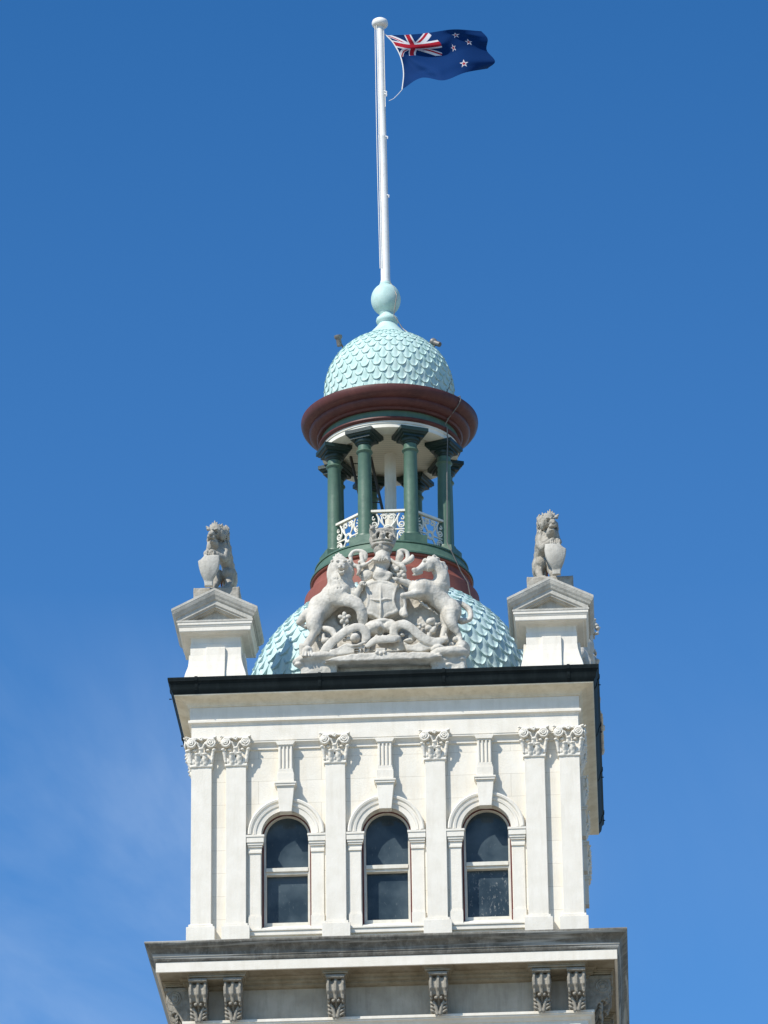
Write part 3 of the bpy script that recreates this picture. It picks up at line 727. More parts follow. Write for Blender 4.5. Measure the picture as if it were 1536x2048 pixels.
# white ironwork between the columns
def spiral(cx, cz, r0, a0, turns, sgn, n=16):
    return [(cx+r0*(1-.75*t)*math.cos(a0+sgn*turns*2*PI*t), 0, cz+r0*(1-.75*t)*math.sin(a0+sgn*turns*2*PI*t)) for t in [i/n for i in range(n+1)]]
def railing_mb():
    m = MB(); w = .36; z0, z1 = 9.95, 10.74; zc = (z0+z1)/2
    m.box(-.43, .43, -.04, .04, 10.755, 10.805); m.box(-.415, -.37, -.022, .022, 10.66, 10.76); m.box(.37, .415, -.022, .022, 10.66, 10.76)
    m.box(-.35, .35, -.02, .02, z0-.03, z0)
    m.box(-.43, -.10, -.014, .014, zc-.014, zc+.014); m.box(.10, .43, -.014, .014, zc-.014, zc+.014)
    m.tube([(.095*math.cos(a), 0, zc+.095*math.sin(a)) for a in np.linspace(0, 2*PI, 21)], .021)
    m.tube([(.066*math.cos(a), 0, zc+.066*math.sin(a)) for a in np.linspace(0, 2*PI, 17)], .017)
    for sx in (-1, 1):
        for sz in (-1, 1):
            m.tube([(sx*.07, 0, zc+sz*.07), (sx*.15, 0, zc+sz*.18), (sx*.25, 0, zc+sz*.37)], .021)
            # C-scrolls along top/bottom and at the sides
            m.tube([(sx*.07, 0, zc+sz*.07), (sx*.12, 0, zc+sz*.15), (sx*.125, 0, zc+sz*.2)]+spiral(sx*.075, zc+sz*.285, .062, 0 if sx > 0 else PI, 1.1, sz*sx), .018)
            m.tube([(sx*.22, 0, zc+sz*.33), (sx*.20, 0, zc+sz*.22), (sx*.21, 0, zc+sz*.12), (sx*.25, 0, zc+sz*.05)]+spiral(sx*.29, zc+sz*.12, .075, -sz*PI*.5, 1.2, sz*sx), .019)
            m.tube(spiral(sx*.31, zc+sz*.26, .05, sz*PI*.5, .8, -sz*sx), .017)
            m.tube([(sx*.02, 0, zc+sz*.36), (sx*.13, 0, zc+sz*.36), (sx*.17, 0, zc+sz*.32)], .017)
    return m
RL = railing_mb()
rl0 = RL.build('railing', 'white_paint', tower, smooth=50); rme = rl0.data
for k in range(8):
    o = rl0 if k == 0 else rl0.copy()
    if k: C.objects.link(o)
    a = math.radians(-90+45*k); o.location = (1.26*math.cos(a), 1.26*math.sin(a), UP[2]); o.rotation_euler = (0, 0, a+PI/2)
# mast carried through the lantern
m = MB(); m.lathe([(.14, 9.93), (.135, 12.76)], 8, rot=.5); part(m, 'lantern_post', 'white_paint', bevel=.01)

# corner pedestals
def pedestal(sx, sy):
    cx, cy = sx*3.5, sy*3.5
    b = MB(); b.square([(.14, 5.60), (.135, 5.68), (.10, 5.85), (.05, 6.02), (.015, 6.17), (0, 6.30), (0, 6.56), (-.012, 6.565), (-.012, 6.70), (.0, 6.71), (.03, 6.735), (.045, 6.745)], .53, cx, cy)
    o = part(b, 'pedestal', 'trim_stone', bevel=.006)
    for k in range(4):
        p = MB(); pr = [(-.735, 5.60), (-.72, 5.72), (-.66, 5.95), (-.62, 6.12), (-.60, 6.28), (-.59, 6.44), (-.585, 6.46), (-.5, 6.46), (-.5, 5.60)]
        p.prism_x(pr[::-1], -.20, .20)
        p.v = [(x, y, z) for x, y, z in p.v]
        q = p.build('panel', 'trim_stone', o, bevel=.005); q.location = (cx, cy, 0); q.rotation_euler = (0, 0, k*PI/2)
    c = MB(); c.square([(.0, 6.72), (.14, 6.735), (.15, 6.75), (.20, 6.755), (.215, 6.77), (.215, 6.855), (.225, 6.86), (.235, 6.89), (.25, 6.90), (.25, 6.965), (.2, 6.97)], .53, cx, cy)
    c.build('pedestal_cap', 'trim_stone', o, bevel=.005)
    d = MB()
    def chev(h, ze, th, za, y, off=0):
        # gable bar: half-width h, eave height ze, apex height za, thickness th
        P = [(cx-h, ze-th*.55), (cx-h, ze), (cx, za), (cx+h, ze), (cx+h, ze-th*.55), (cx, za-th)]
        d.prism_y([P[i] for i in (0, 5, 2, 1)], cy-y, cy+y); d.prism_y([P[i] for i in (5, 4, 3, 2)], cy-y, cy+y)
    # the raking cornice goes round all four sides: gables front and back, eaves at the flanks
    rings = [(-.34, .47), (-.34, .415), (-.22, .40), (-.215, .375), (-.155, .37), (-.15, .34), (-.12, .325), (-.115, .235), (-.10, .225), (-.085, .215), (-.075, .20), (-.06, .17), (-.03, .13), (-.015, .09), (-.005, .06), (0, .055), (0, .0), (-.03, -.008)]
    h, ze, za = .90, 7.225, 7.675; v = []; f = []
    for o_, dz in rings:
        q_ = h+o_; e_ = ze+(za-ze)*(-o_)/h      # keeps the slope as the ring shrinks
        v += [(cx-q_, cy-q_, e_-dz), (cx, cy-q_, za-dz), (cx+q_, cy-q_, e_-dz), (cx+q_, cy+q_, e_-dz), (cx, cy+q_, za-dz), (cx-q_, cy+q_, e_-dz)]
    for i in range(len(rings)-1):
        for k in range(6): k2 = (k+1) % 6; f.append((i*6+k, i*6+k2, i*6+6+k2, i*6+6+k))
    t_ = (len(rings)-1)*6; f += [(t_, t_+1, t_+4, t_+5), (t_+1, t_+2, t_+3, t_+4)]
    d.add(v, f)
    d.prism_y([(cx-.60, 6.96), (cx+.60, 6.96), (cx, 7.30)], cy-.58, cy+.58)
    d.box(cx-.80, cx+.80, cy-.79, cy+.79, 6.955, 7.0)
    d.build('gable', 'cap_stone', o, bevel=.006)
    return o
for sx in (-1, 1):
    for sy in (-1, 1): pedestal(sx, sy)

# ------------------------------------------------------------------ the carved royal arms over the gutter
def c(px, py, y):
    """sketch coordinates of the carving (x right, y down, hundredths of a metre roughly) to metres, at depth y"""
    return ((px-766)*.01038-(py-1200)*.000135, y, 7.366-(py-1200)*.01143-(px-766)*.00038+(y+.2)*.477)
def cp(pts, y): return [c(a, b, y)[::2] for a, b in pts]
A0 = (0, .15, 5.66)
arms = empty('royal_arms_sculpture', A0, label='weathered stone royal arms with lion, unicorn and crowned helmet round a shield', cat='sculpture', group='carved arms above the gutter')
def put(F, name, mat='carved_stone', seed=1, amp=.010, freq=3.2):
    F.rough(amp, freq, seed)
    return F.build(name, mat, arms, (-A0[0], -A0[1], -A0[2]))
H = .015
# base: rough rock with a bowed ledge in front
F = Field((-1.9, -.62, 5.50), (1.9, .55, 6.35), H)
F.box(-1.74, 1.72, -.10, .5, 5.55, 5.98, k=.02, rnd=.05); F.box(-1.72, -.95, -.30, .2, 5.55, 5.95, k=.03, rnd=.05); F.box(1.0, 1.70, -.30, .2, 5.55, 5.95, k=.03, rnd=.05)
F.poly([(-1.20, 5.90), (-.9, 6.0), (-.5, 6.04), (.5, 6.04), (.95, 6.0), (1.2, 5.92), (.9, 5.87), (-.9, 5.87)], -.50, .2, k=.015, rnd=.03)
F.ell(c(640, 1318, -.2), (.45, .25, .13), k=.08); F.ell(c(610, 1325, -.15), (.25, .25, .12), k=.06)
F.ell(c(900, 1308, -.2), (.42, .26, .14), k=.08); F.ell(c(860, 1318, -.30), (.3, .2, .10), k=.06); F.ell(c(925, 1300, 0), (.16, .3, .2), k=.05)
for i in range(9):
    F.ell(c(random.uniform(600, 680), random.uniform(1312, 1335), -.28), (random.uniform(.05, .12), .07, random.uniform(.03, .06)), k=.03)
    F.ell(c(random.uniform(850, 930), random.uniform(1305, 1330), -.28), (random.uniform(.05, .12), .07, random.uniform(.03, .06)), k=.03)
# backing ground behind the figures
F2 = Field((-1.75, .02, 5.8), (1.85, .5, 8.3), .02)
F2.poly(cp([(606, 1330), (618, 1290), (636, 1245), (655, 1205), (690, 1180), (730, 1175), (745, 1140), (790, 1140), (808, 1175), (840, 1180), (880, 1200), (905, 1225), (912, 1260), (922, 1300), (930, 1335)], .2), .12, .42, k=.02, rnd=.06)
F2.ell(c(694, 1236, .1), (.24, .22, .22), k=.03, sub=True)
put(F, 'rock_base', seed=2, amp=.012); put(F2, 'backing', seed=4, amp=.02)

# lion supporter
F = Field((-1.95, -.65, 5.85), (-.25, .45, 8.55), H)
F.ell(c(641, 1215, .05), (.27, .20, .30), rot=(0, .5, 0), k=.06)
F.path([c(640, 1220, .0), c(665, 1195, -.05), c(684, 1172, -.08)], [.24, .27, .22], k=.06, flat=.8)
F.path([c(650, 1207, .0), c(672, 1192, -.14), c(688, 1180, -.2)], [.17, .22, .16], k=.05)
# belly drapes over the cavity, right hind leg comes down to the scroll
F.path([c(668, 1200, -.15), c(700, 1205, -.22), c(722, 1222, -.22), c(727, 1250, -.15)], [.15, .16, .13, .09], k=.05)
F.ell(c(708, 1207, -.2), (.18, .12, .13), k=.05)
# cavity
F.ell(c(692, 1236, -.12), (.25, .24, .24), rot=(0, -.3, 0), k=.04, sub=True)
# left hind leg
F.path([c(632, 1232, -.05), c(628, 1250, -.18), c(632, 1262, -.2)], [.2, .16, .10], k=.04)
F.path([c(634, 1258, -.2), c(624, 1275, -.22), c(614, 1292, -.25)], [.09, .08, .085], k=.03)
F.path([c(640, 1254, -.18), c(630, 1276, -.14), c(621, 1290, -.2)], [.05, .04, .05], k=.03)
F.ell(c(617, 1302, -.32), (.095, .13, .09), k=.03)
for i, dx in enumerate((-9, -3, 4, 10)): F.path([c(616+dx*.6, 1298, -.36), c(617+dx, 1311, -.44)], [.035, .03], k=.012)
F.path([c(603, 1292, -.2), c(604, 1306, -.2), c(606, 1316, -.2)], [.05, .05, .04], k=.03)
# tail and flank tuft
F.path([c(638, 1234, .0), c(618, 1230, -.04), c(597, 1246, -.06)], [.13, .14, .06], k=.04)
F.path([c(600, 1250, -.02), c(612, 1255, -.02)], [.03, .05], k=.03)
F.path([c(612, 1228, .08), c(624, 1214, .08), c(637, 1211, .06)], [.04, .07, .035], k=.03)
# chest, mane, head
F.ell(c(680, 1168, -.12), (.26, .24, .27), k=.06)
F.ell(c(679, 1143, -.12), (.23, .22, .30), k=.05); F.ell(c(663, 1152, -.1), (.10, .14, .24), k=.04); F.ell(c(696, 1152, -.08), (.10, .14, .24), k=.04)
F.ell(c(683, 1132, -.26), (.145, .16, .14), k=.03)
F.ell(c(684, 1131, -.42), (.085, .07, .05), k=.02); F.ell(c(681, 1135, -.45), (.042, .05, .04), k=.01); F.ell(c(688, 1135, -.45), (.042, .05, .04), k=.01)
F.ell(c(684.5, 1131, -.50), (.03, .02, .018), k=.006)
F.ell(c(684.5, 1142, -.43), (.055, .07, .032), k=.0, sub=True); F.ell(c(684.5, 1147, -.41), (.062, .07, .028), k=.01)
for sx in (-1, 1): 
    F.ell(c(684+sx*6, 1126, -.42), (.025, .03, .02), k=.008, sub=True); F.ell(c(684+sx*7, 1122, -.40), (.045, .035, .022), k=.01)
    F.ell(c(683+sx*17, 1124, -.2), (.055, .04, .05), k=.01); F.ell(c(683+sx*17, 1124, -.24), (.026, .03, .028), k=.006, sub=True)
    F.ell(c(684+sx*5.5, 1143, -.46), (.012, .015, .026), k=.004)
for i in range(20):
    a = -2.6+i*.29; x, y = 682+22*math.sin(a), 1140-20*math.cos(a)
    F.path([c(682+15*math.sin(a), 1138-14*math.cos(a), -.18), c(x, y, -.13), c(x+4*math.sin(a+.8), y+9, -.08)], [.045, .05, .018], k=.02)
for dx, dy in ((-10, 3), (-5, -2), (0, -5), (5, -2), (9, 3)): F.path([c(678+dx*.6, 1120, -.14), c(677+dx, 1113+dy, -.13)], [.05, .03], k=.01)
for sx in (-1, 1): F.path([c(680+sx*20, 1140, -.2), c(680+sx*22, 1155, -.16), c(680+sx*16, 1170, -.2)], [.03, .04, .02], k=.02)
# raised foreleg with paw on the shield
F.path([c(697, 1172, -.12), c(710, 1190, -.2), c(716, 1186, -.24), c(724, 1172, -.28)], [.13, .09, .07, .06], k=.04)
F.ell(c(727, 1168, -.32), (.07, .08, .05), k=.02)
F.path([c(700, 1186, -.28), c(712, 1194, -.3)], [.02, .014], k=.02, sub=True)
for dx in (-5, 0, 5): F.ell(c(729+dx, 1170, -.39), (.024, .035, .032), k=.006)
# other foreleg, below: bent, with the paw by the rose
for i in range(16):      # locks of the mane cut into the chest
    px = 662+(i % 6)*7+(3 if (i//6) % 2 else 0); py = 1148+(i//6)*10
    F.path([c(px, py, -.37+.02*abs(i % 6-2.5)), c(px+2, py+6, -.37), c(px+1, py+11, -.33)], [.012, .016, .006], k=.01, sub=True)
for q_ in range(4): F.path([c(656+q_*8, 1188+q_*2, -.36), c(650+q_*9, 1200+q_*2, -.34)], [.012, .008], k=.02, sub=True)
put(F, 'lion_figure', seed=5, amp=.009, freq=3)
F = Field((-1.5, -.55, 5.95), (-.5, .3, 7.3), .0125)
F.path([c(648, 1258, -.15), c(664, 1262, -.2), c(672, 1275, -.25)], [.06, .075, .055], k=.03)
F.path([c(672, 1276, -.26), c(684, 1264, -.28), c(698, 1253, -.27)], [.05, .05, .035], k=.03)
for dy in (-3, 0, 3): F.path([c(676, 1272+dy, -.3), c(688, 1262+dy, -.31), c(699, 1253+dy, -.3)], [.022, .022, .016], k=.01)
F.ell(c(654, 1284, -.18), (.10, .12, .08), k=.03); F.path([c(648, 1283, -.2), c(648, 1270, -.2)], [.05, .028], k=.02)
F.path([c(640, 1278, -.12), c(637, 1270, -.1)], [.05, .03], k=.02)
put(F, 'broken_carving', seed=6, amp=.006)
F = Field((-1.05, -.45, 6.7), (-.55, .15, 7.25), .0125)
for i in range(5):
    a = math.pi/2+i*2*PI/5; F.ell((c(689.5, 1237, -.16)[0]+.085*math.cos(a), -.16, c(689.5, 1237, -.16)[2]+.09*math.sin(a)), (.048, .045, .06), rot=(0, a-PI/2 if False else -(a-PI/2), 0), k=.004)
F.ell(c(689.5, 1237, -.19), .042, k=.003); F.path([c(689, 1246, -.12), c(689, 1256, -.15)], .03, k=.01)
put(F, 'rose', seed=7, amp=.002)

# unicorn supporter
F = Field((.15, -.65, 5.85), (2.0, .45, 8.65), H)
F.path([c(838, 1182, -.2), c(862, 1184, -.1), c(884, 1204, -.06), c(902, 1222, -.04)], [.21, .25, .20, .20], k=.06, flat=.85)
F.ell(c(905, 1222, -.05), (.20, .19, .23), k=.06); F.ell(c(846, 1176, -.2), (.20, .19, .19), k=.05); F.ell(c(880, 1176, -.1), (.15, .15, .18), k=.06)
for q in range(5): F.path([c(838+q*8, 1200+q*6, -.2), c(846+q*8, 1212+q*5, -.16)], [.02, .012], k=.02)
F.path([c(884, 1172, -.1), c(884, 1150, -.14), c(868, 1126, -.22)], [.19, .155, .12], k=.05)
F.path([c(890, 1165, -.02), c(889, 1140, -.05), c(872, 1118, -.12)], [.07, .06, .05], k=.03)
for i in range(9):
    t = i/8; F.path([c(884+5*t, 1128+38*t, -.1), c(889+4*math.sin(i), 1130+38*t, -.06), c(884+6*math.sin(i*1.7), 1139+38*t, -.12)], [.05, .05, .02], k=.015)
# head
F.path([c(869, 1127, -.24), c(856, 1130, -.3), c(843, 1138, -.36), c(833, 1144, -.40)], [.12, .105, .07, .058], k=.03)
F.ell(c(859, 1135, -.30), (.11, .10, .10), k=.03); F.ell(c(831, 1140, -.42), (.06, .06, .045), k=.02)
F.path([c(846, 1146, -.34), c(834, 1149.5, -.40), c(829, 1150, -.41)], [.03, .028, .022], k=.008)
F.path([c(845, 1139, -.42), c(836, 1144, -.46), c(829, 1146, -.46)], [.010, .012, .014], k=.004, sub=True)
F.ell(c(852, 1125, -.38), (.035, .03, .02), k=.006, sub=True); F.ell(c(852, 1122, -.37), (.05, .035, .022), k=.01); F.ell(c(852.3, 1125.5, -.355), .02, k=.002)
F.path([c(857, 1120, -.27), c(860, 1115, -.25), c(868, 1118, -.22)], [.025, .03, .02], k=.01)
F.path([c(866, 1119, -.24), c(871, 1112, -.22), c(878, 1119, -.2), c(872, 1126, -.22)], [.025, .022, .022, .02], k=.006)
F.path([c(858, 1118, -.3), c(860, 1130, -.38), c(857, 1142, -.36)], [.014, .013, .012], k=.005)
for dx in range(5): F.path([c(850+dx*7, 1121-dx, -.22), c(853+dx*7, 1115+abs(dx-2)*1.5, -.2)], [.03, .018], k=.01)
# forelegs
F.path([c(845, 1186, -.26), c(826, 1190, -.34), c(808, 1192, -.38)], [.12, .085, .062], k=.04)
F.path([c(808, 1192, -.38), c(812, 1206, -.36), c(811, 1218, -.34)], [.05, .035, .035], k=.02)
F.path([c(811, 1217, -.34), c(812, 1230, -.36)], [.03, .065], k=.012); F.ell(c(806, 1224, -.33), (.05, .05, .10), rot=(0, .15, 0), k=.01)
F.path([c(842, 1178, -.15), c(822, 1170, -.2), c(802, 1162, -.28), c(793, 1158, -.3)], [.12, .085, .06, .04], k=.03)
F.path([c(806, 1157, -.25), c(795, 1160, -.33), c(788, 1156, -.34)], [.03, .045, .02], k=.012)
# hind legs
F.path([c(903, 1230, -.1), c(905, 1248, -.16), c(914, 1262, -.14)], [.19, .12, .075], k=.04)
F.path([c(914, 1262, -.14), c(921, 1275, -.12), c(923, 1296, -.2)], [.07, .05, .045], k=.02)
F.path([c(922, 1292, -.2), c(920, 1304, -.27)], [.045, .075], k=.015); F.ell(c(925, 1298, -.14), (.05, .08, .07), k=.02)
F.path([c(893, 1236, .02), c(892, 1256, -.02), c(885, 1276, -.1)], [.14, .09, .05], k=.03)
# tail
F.path([c(889, 1198, .08), c(906, 1204, .12), c(925, 1211, .14), c(941, 1224, .12), c(940, 1240, .08), c(922, 1244, .05)], [.03, .055, .06, .06, .05, .06], k=.02)
F.ell(c(926, 1244, .05), (.10, .08, .06), k=.03)
# thistle head and leaves on the ground between the legs
for a, b, r in ((862, 1245, .10), (868, 1240, .05), (874, 1250, .045), (880, 1248, .03), (858, 1258, .08), (866, 1264, .07), (870, 1258, .05), (842, 1250, .05), (834, 1251, .035), (848, 1253, .05), (840, 1257, .035)): F.ell(c(a, b, -.1), (r, r, r*.9), k=.015)
F.path([c(862, 1262, -.05), c(858, 1275, -.1)], [.06, .05], k=.02)
for a, b, r in ((890, 1282, .09), (912, 1280, .06), (905, 1290, .05), (912, 1296, .05), (932, 1292, .05), (934, 1300, .05)): F.ell(c(a, b, -.12), (r, r*1.2, r), k=.03)
put(F, 'unicorn_figure', seed=8, amp=.009, freq=3)

# shield inside an oval garter
F = Field((-.72, -.5, 6.45), (.72, .3, 7.95), .0135)
xc, _, zc = c(763, 1204, 0)
ov = [(xc+.53*math.cos(a), zc+.50*math.sin(a)) for a in np.linspace(0, 2*PI, 40, endpoint=False)]
F.poly(ov, -.12, .2, k=.01, rnd=.03, bulge=(xc, zc, .10, .6))
F.poly([(xc+.55*math.cos(a), zc+.52*math.sin(a)) for a in np.linspace(0, 2*PI, 40, endpoint=False)], -.04, .2, k=.01, rnd=.03)
sh = [(727, 1173), (735, 1168), (748, 1164), (763, 1162), (779, 1165), (790, 1169), (797, 1176), (793, 1190), (791, 1204), (794, 1216), (800, 1225), (790, 1231), (781, 1233), (772, 1238), (763, 1247), (755, 1239), (745, 1233), (736, 1232), (727, 1225), (734, 1214), (736, 1203), (734, 1190)]
F.poly(cp(sh, -.2), -.20, .0, k=.008, rnd=.02, bulge=((c(763, 1200, -.2))[0], c(763, 1200, -.2)[2], .12, .6))
inner = [(763+(a-763)*.86, 1203+(b-1203)*.88) for a, b in sh]
F.poly(cp(inner, -.2), -.5, -.185, k=.012, rnd=.02, sub=True, bulge=((c(763, 1200, -.2))[0], c(763, 1200, -.2)[2], .12, .6))
F.path([c(763, 1163, -.22), c(763, 1185, -.30), c(763, 1205, -.32), c(763, 1225, -.29), c(763, 1243, -.22)], .023, k=.012)
F.path([c(743, 1199, -.292), c(753, 1201, -.308), c(763, 1201, -.315), c(773, 1199, -.308), c(784, 1200, -.288)], [.014, .022, .022, .022, .014], k=.008)
for sx, x0 in ((-1, 727), (1, 797)): F.path([c(x0, 1176, -.2), c(x0+sx*2, 1168, -.22), c(x0-sx*4, 1165, -.22)], [.03, .026, .02], k=.01)
put(F, 'shield', seed=9, amp=.004, freq=3)

# helmet, gorget, mantling
F = Field((-.72, -.45, 7.3), (.82, .4, 8.75), .0135)
F.poly(cp([(745, 1156), (752, 1149), (759, 1141), (766, 1139), (776, 1143), (788, 1150), (782, 1158), (776, 1164), (768, 1165), (756, 1165), (750, 1161)], -.2), -.26, .1, k=.02, rnd=.02)
F.path([c(762, 1150, -.15), c(764, 1138, -.15), c(766, 1128, -.14)], [.16, .12, .145], k=.03)
F.ell(c(766, 1124, -.14), (.165, .18, .21), k=.03); F.path([c(766, 1114, -.1), c(766, 1102, -.08)], [.16, .13], k=.03)
F.poly(cp([(748, 1122), (752, 1114), (760, 1110), (770, 1110), (778, 1116), (781, 1123), (770, 1126), (757, 1126)], -.3), -.36, -.1, k=.02, rnd=.03)
for i in range(7):
    a = -1.0+i*.33; F.path([c(765+3*math.sin(a), 1111, -.375), c(765+15*math.sin(a), 1123-3*abs(a), -.375)], [.012, .016], k=.006)
# left mantling: scrolled ring over a hanging fold
F.poly(cp([(712, 1128), (722, 1132), (736, 1128), (750, 1118), (756, 1112), (754, 1130), (754, 1142), (744, 1152), (738, 1162), (724, 1166), (720, 1152), (714, 1144)], -.05), -.10, .12, k=.04, rnd=.04, bulge=(c(735, 1140, 0)[0], c(735, 1140, 0)[2], -.07, .25))
F.path([c(716+14*math.sin(a)*1.1, 1116-12*math.cos(a)-2, -.06) for a in np.linspace(-2.2, 2.9, 9)], [.03, .045, .04, .04, .04, .05, .05, .05, .045], k=.02, n=3)
F.path([c(722, 1106, -.02), c(724, 1118, -.1), c(726, 1128, -.12)], [.05, .045, .05], k=.02)
F.path([c(701, 1120, -.1), c(706, 1130, -.14), c(720, 1134, -.15), c(738, 1126, -.14), c(752, 1114, -.12)], [.04, .045, .045, .03, .02], k=.02)
F.path([c(716, 1134, -.16), c(719, 1142, -.18), c(716, 1150, -.15)], [.035, .04, .03], k=.015)
F.ell(c(734, 1152, -.05), (.14, .10, .14), k=.03)
# right mantling: leafy scroll
F.path([c(797, 1118, -.06), c(798, 1106, -.06), c(806, 1102, -.06), c(815, 1106, -.06), c(816, 1118, -.08), c(810, 1125, -.1)], [.05, .055, .05, .05, .045, .05], k=.02, n=4)
F.path([c(798, 1124, -.05), c(803, 1112, -.1), c(799, 1104, -.08)], [.07, .06, .04], k=.02)
F.path([c(806, 1128, -.12), c(818, 1124, -.12), c(825, 1118, -.1), c(826, 1112, -.08)], [.045, .05, .055, .03], k=.02)
F.path([c(778, 1116, -.1), c(790, 1126, -.14), c(806, 1134, -.16), c(812, 1142, -.15)], [.02, .04, .06, .03], k=.015)
F.poly(cp([(780, 1118), (790, 1122), (804, 1130), (812, 1140), (814, 1152), (812, 1164), (800, 1160), (788, 1152), (780, 1142)], -.05), -.08, .12, k=.03, rnd=.04)
for a, b, r in ((794, 1140, .07), (804, 1146, .06), (809, 1152, .05), (798, 1152, .07), (788, 1134, .06), (806, 1138, .045), (799, 1128, .045)): F.ell(c(a, b, -.13), (r, r*.8, r), k=.012)
for a, b in ((800, 1143), (793, 1147), (805, 1157), (789, 1142)): F.ell(c(a, b, -.2), (.025, .06, .035), k=.008, sub=True)
put(F, 'helmet', seed=10, amp=.007, freq=4)

# crown with its small lion
F = Field((-.34, -.42, 8.05), (.40, .45, 9.25), .0125)
X, Y, Z = c(766, 1100, -.08)
F.ell((X, Y, Z), (.20, .18, .17), k=.01); F.ell((X, Y, Z+.09), (.17, .15, .14), k=0, sub=True)
def ringp(px, py, R, y, n=12): 
    X, Y, Z = c(px, py, y); return [(X+R*math.cos(a), Y+R*.85*math.sin(a), Z) for a in np.linspace(0, 2*PI, n+1)]
F.path(ringp(766, 1093, .215, -.08), .035, k=.01, n=2); F.path(ringp(766, 1087, .235, -.08), .028, k=.01, n=2)
for a in np.linspace(0, 2*PI, 8, endpoint=False):
    X, Y, Z = c(766, 1086, -.08); F.path([(X+.23*math.cos(a), Y+.2*math.sin(a), Z), (X+.25*math.cos(a), Y+.22*math.sin(a), Z+.07), (X+.23*math.cos(a), Y+.2*math.sin(a), Z+.12)], [.03, .045, .02], k=.01)
for a in np.linspace(-PI/2, PI/2, 4, endpoint=False)+.2:
    X, Y, Z = c(766, 1085, -.08); ca, sa = math.cos(a), math.sin(a)
    F.path([(X+.235*ca, Y+.2*sa, Z), (X+.25*ca, Y+.2*sa, Z+.12), (X+.13*ca, Y+.11*sa, Z+.20), (X, Y, Z+.17), (X-.13*ca, Y-.11*sa, Z+.20), (X-.25*ca, Y-.2*sa, Z+.12), (X-.235*ca, Y-.2*sa, Z)], .022, k=.006, n=3)
# lion standing on the crown, looking out on the left
F.path([c(750, 1072, -.1), c(758, 1064, -.08), c(772, 1063, -.06), c(784, 1066, -.04)], [.07, .08, .08, .07], k=.02)
F.path([c(748, 1074, -.12), c(745, 1062, -.14), c(746, 1056, -.15)], [.065, .07, .055], k=.02); F.ell(c(745, 1058, -.19), (.045, .06, .04), k=.01)
for dx in (-4, 3): F.path([c(746+dx, 1054, -.13), c(746+dx*1.4, 1049, -.12)], [.022, .01], k=.005)
F.path([c(748, 1074, -.13), c(745, 1084, -.15), c(748, 1092, -.16)], [.045, .035, .04], k=.015)
F.path([c(764, 1066, -.14), c(762, 1078, -.2), c(763, 1092, -.24)], [.05, .035, .045], k=.015)
F.path([c(786, 1068, -.05), c(789, 1078, -.1), c(787, 1088, -.14)], [.055, .035, .04], k=.015)
F.path([c(784, 1064, 0), c(789, 1058, 0), c(783, 1055, 0), c(776, 1056, 0)], [.03, .025, .022, .03], k=.01)
F.ell(c(762, 1080, -.25), (.035, .03, .035), k=.01)
put(F, 'crown', 'lion_stone', seed=11, amp=.006, freq=5)

# motto ribbon
F = Field((-1.4, -.62, 5.85), (1.35, .2, 7.0), H)
F.path([c(638, 1316, -.25), c(655, 1296, -.3), c(676, 1276, -.34), c(700, 1260, -.36), c(718, 1254, -.36), c(731, 1262, -.34), c(734, 1276, -.32), c(726, 1288, -.3)], [.06, .10, .10, .092, .092, .10, .095, .05], k=.008, flat=.42)
F.ell(c(712, 1276, -.3), (.11, .12, .10), k=.015); F.ell(c(698, 1278, -.28), .045, k=.01); F.ell(c(690, 1281, -.26), (.05, .05, .04), k=.01); F.ell(c(692, 1275, -.26), .03, k=.01)
F.path([c(695, 1289, -.34), c(708, 1291, -.37), c(722, 1289, -.38), c(732, 1284, -.38)], [.03, .035, .03, .02], k=.012)
F.poly(cp([(652, 1309), (668, 1300), (690, 1290), (715, 1294), (738, 1290), (742, 1300), (732, 1311), (712, 1308), (690, 1312), (668, 1314)], -.3), -.36, .05, k=.03, rnd=.03)
F.path([c(736, 1292, -.38), c(752, 1281, -.42), c(770, 1278, -.44), c(788, 1278, -.42), c(800, 1275, -.36)], [.05, .085, .09, .085, .05], k=.010, flat=.45)
F.poly(cp([(740, 1290), (756, 1276), (775, 1273), (800, 1270), (806, 1282), (814, 1302), (795, 1306), (765, 1308), (742, 1306)], -.15), -.22, .05, k=.03, rnd=.03)
F.path([c(800, 1280, -.34), c(790, 1268, -.34), c(794, 1254, -.36), c(808, 1248, -.38), c(822, 1254, -.38), c(838, 1268, -.36), c(856, 1280, -.34), c(876, 1284, -.32), c(895, 1276, -.3)], [.05, .09, .095, .10, .095, .095, .10, .095, .04], k=.008, flat=.42)
F.poly(cp([(806, 1283), (822, 1292), (845, 1286), (868, 1280), (892, 1278), (880, 1292), (866, 1300), (842, 1306), (815, 1304)], -.25), -.32, .05, k=.03, rnd=.03)
F.ell(c(806, 1271, -.28), (.06, .06, .035), k=.01); F.ell(c(826, 1275, -.2), (.10, .12, .09), k=.02); F.ell(c(818, 1283, -.22), (.12, .1, .05), k=.02)
F.path([c(866, 1300, -.32), c(880, 1294, -.34), c(896, 1300, -.3)], [.04, .07, .04], k=.02); F.path([c(895, 1278, -.3), c(893, 1268, -.28)], [.05, .025], k=.02)
# lump of foliage under the shield
F.ell(c(752, 1258, -.2), (.24, .2, .16), k=.03); F.ell(c(785, 1256, -.2), (.2, .18, .13), k=.03); F.ell(c(765, 1246, -.2), (.28, .14, .07), k=.03)
F.ell(c(763, 1262, -.36), (.06, .16, .10), k=.02, sub=True)
for q in range(5): F.ell(c(755+q*6, 1275+(q % 2)*2, -.3), (.05, .08, .06), k=.015)
put(F, 'motto_ribbon', seed=12, amp=.009, freq=4)
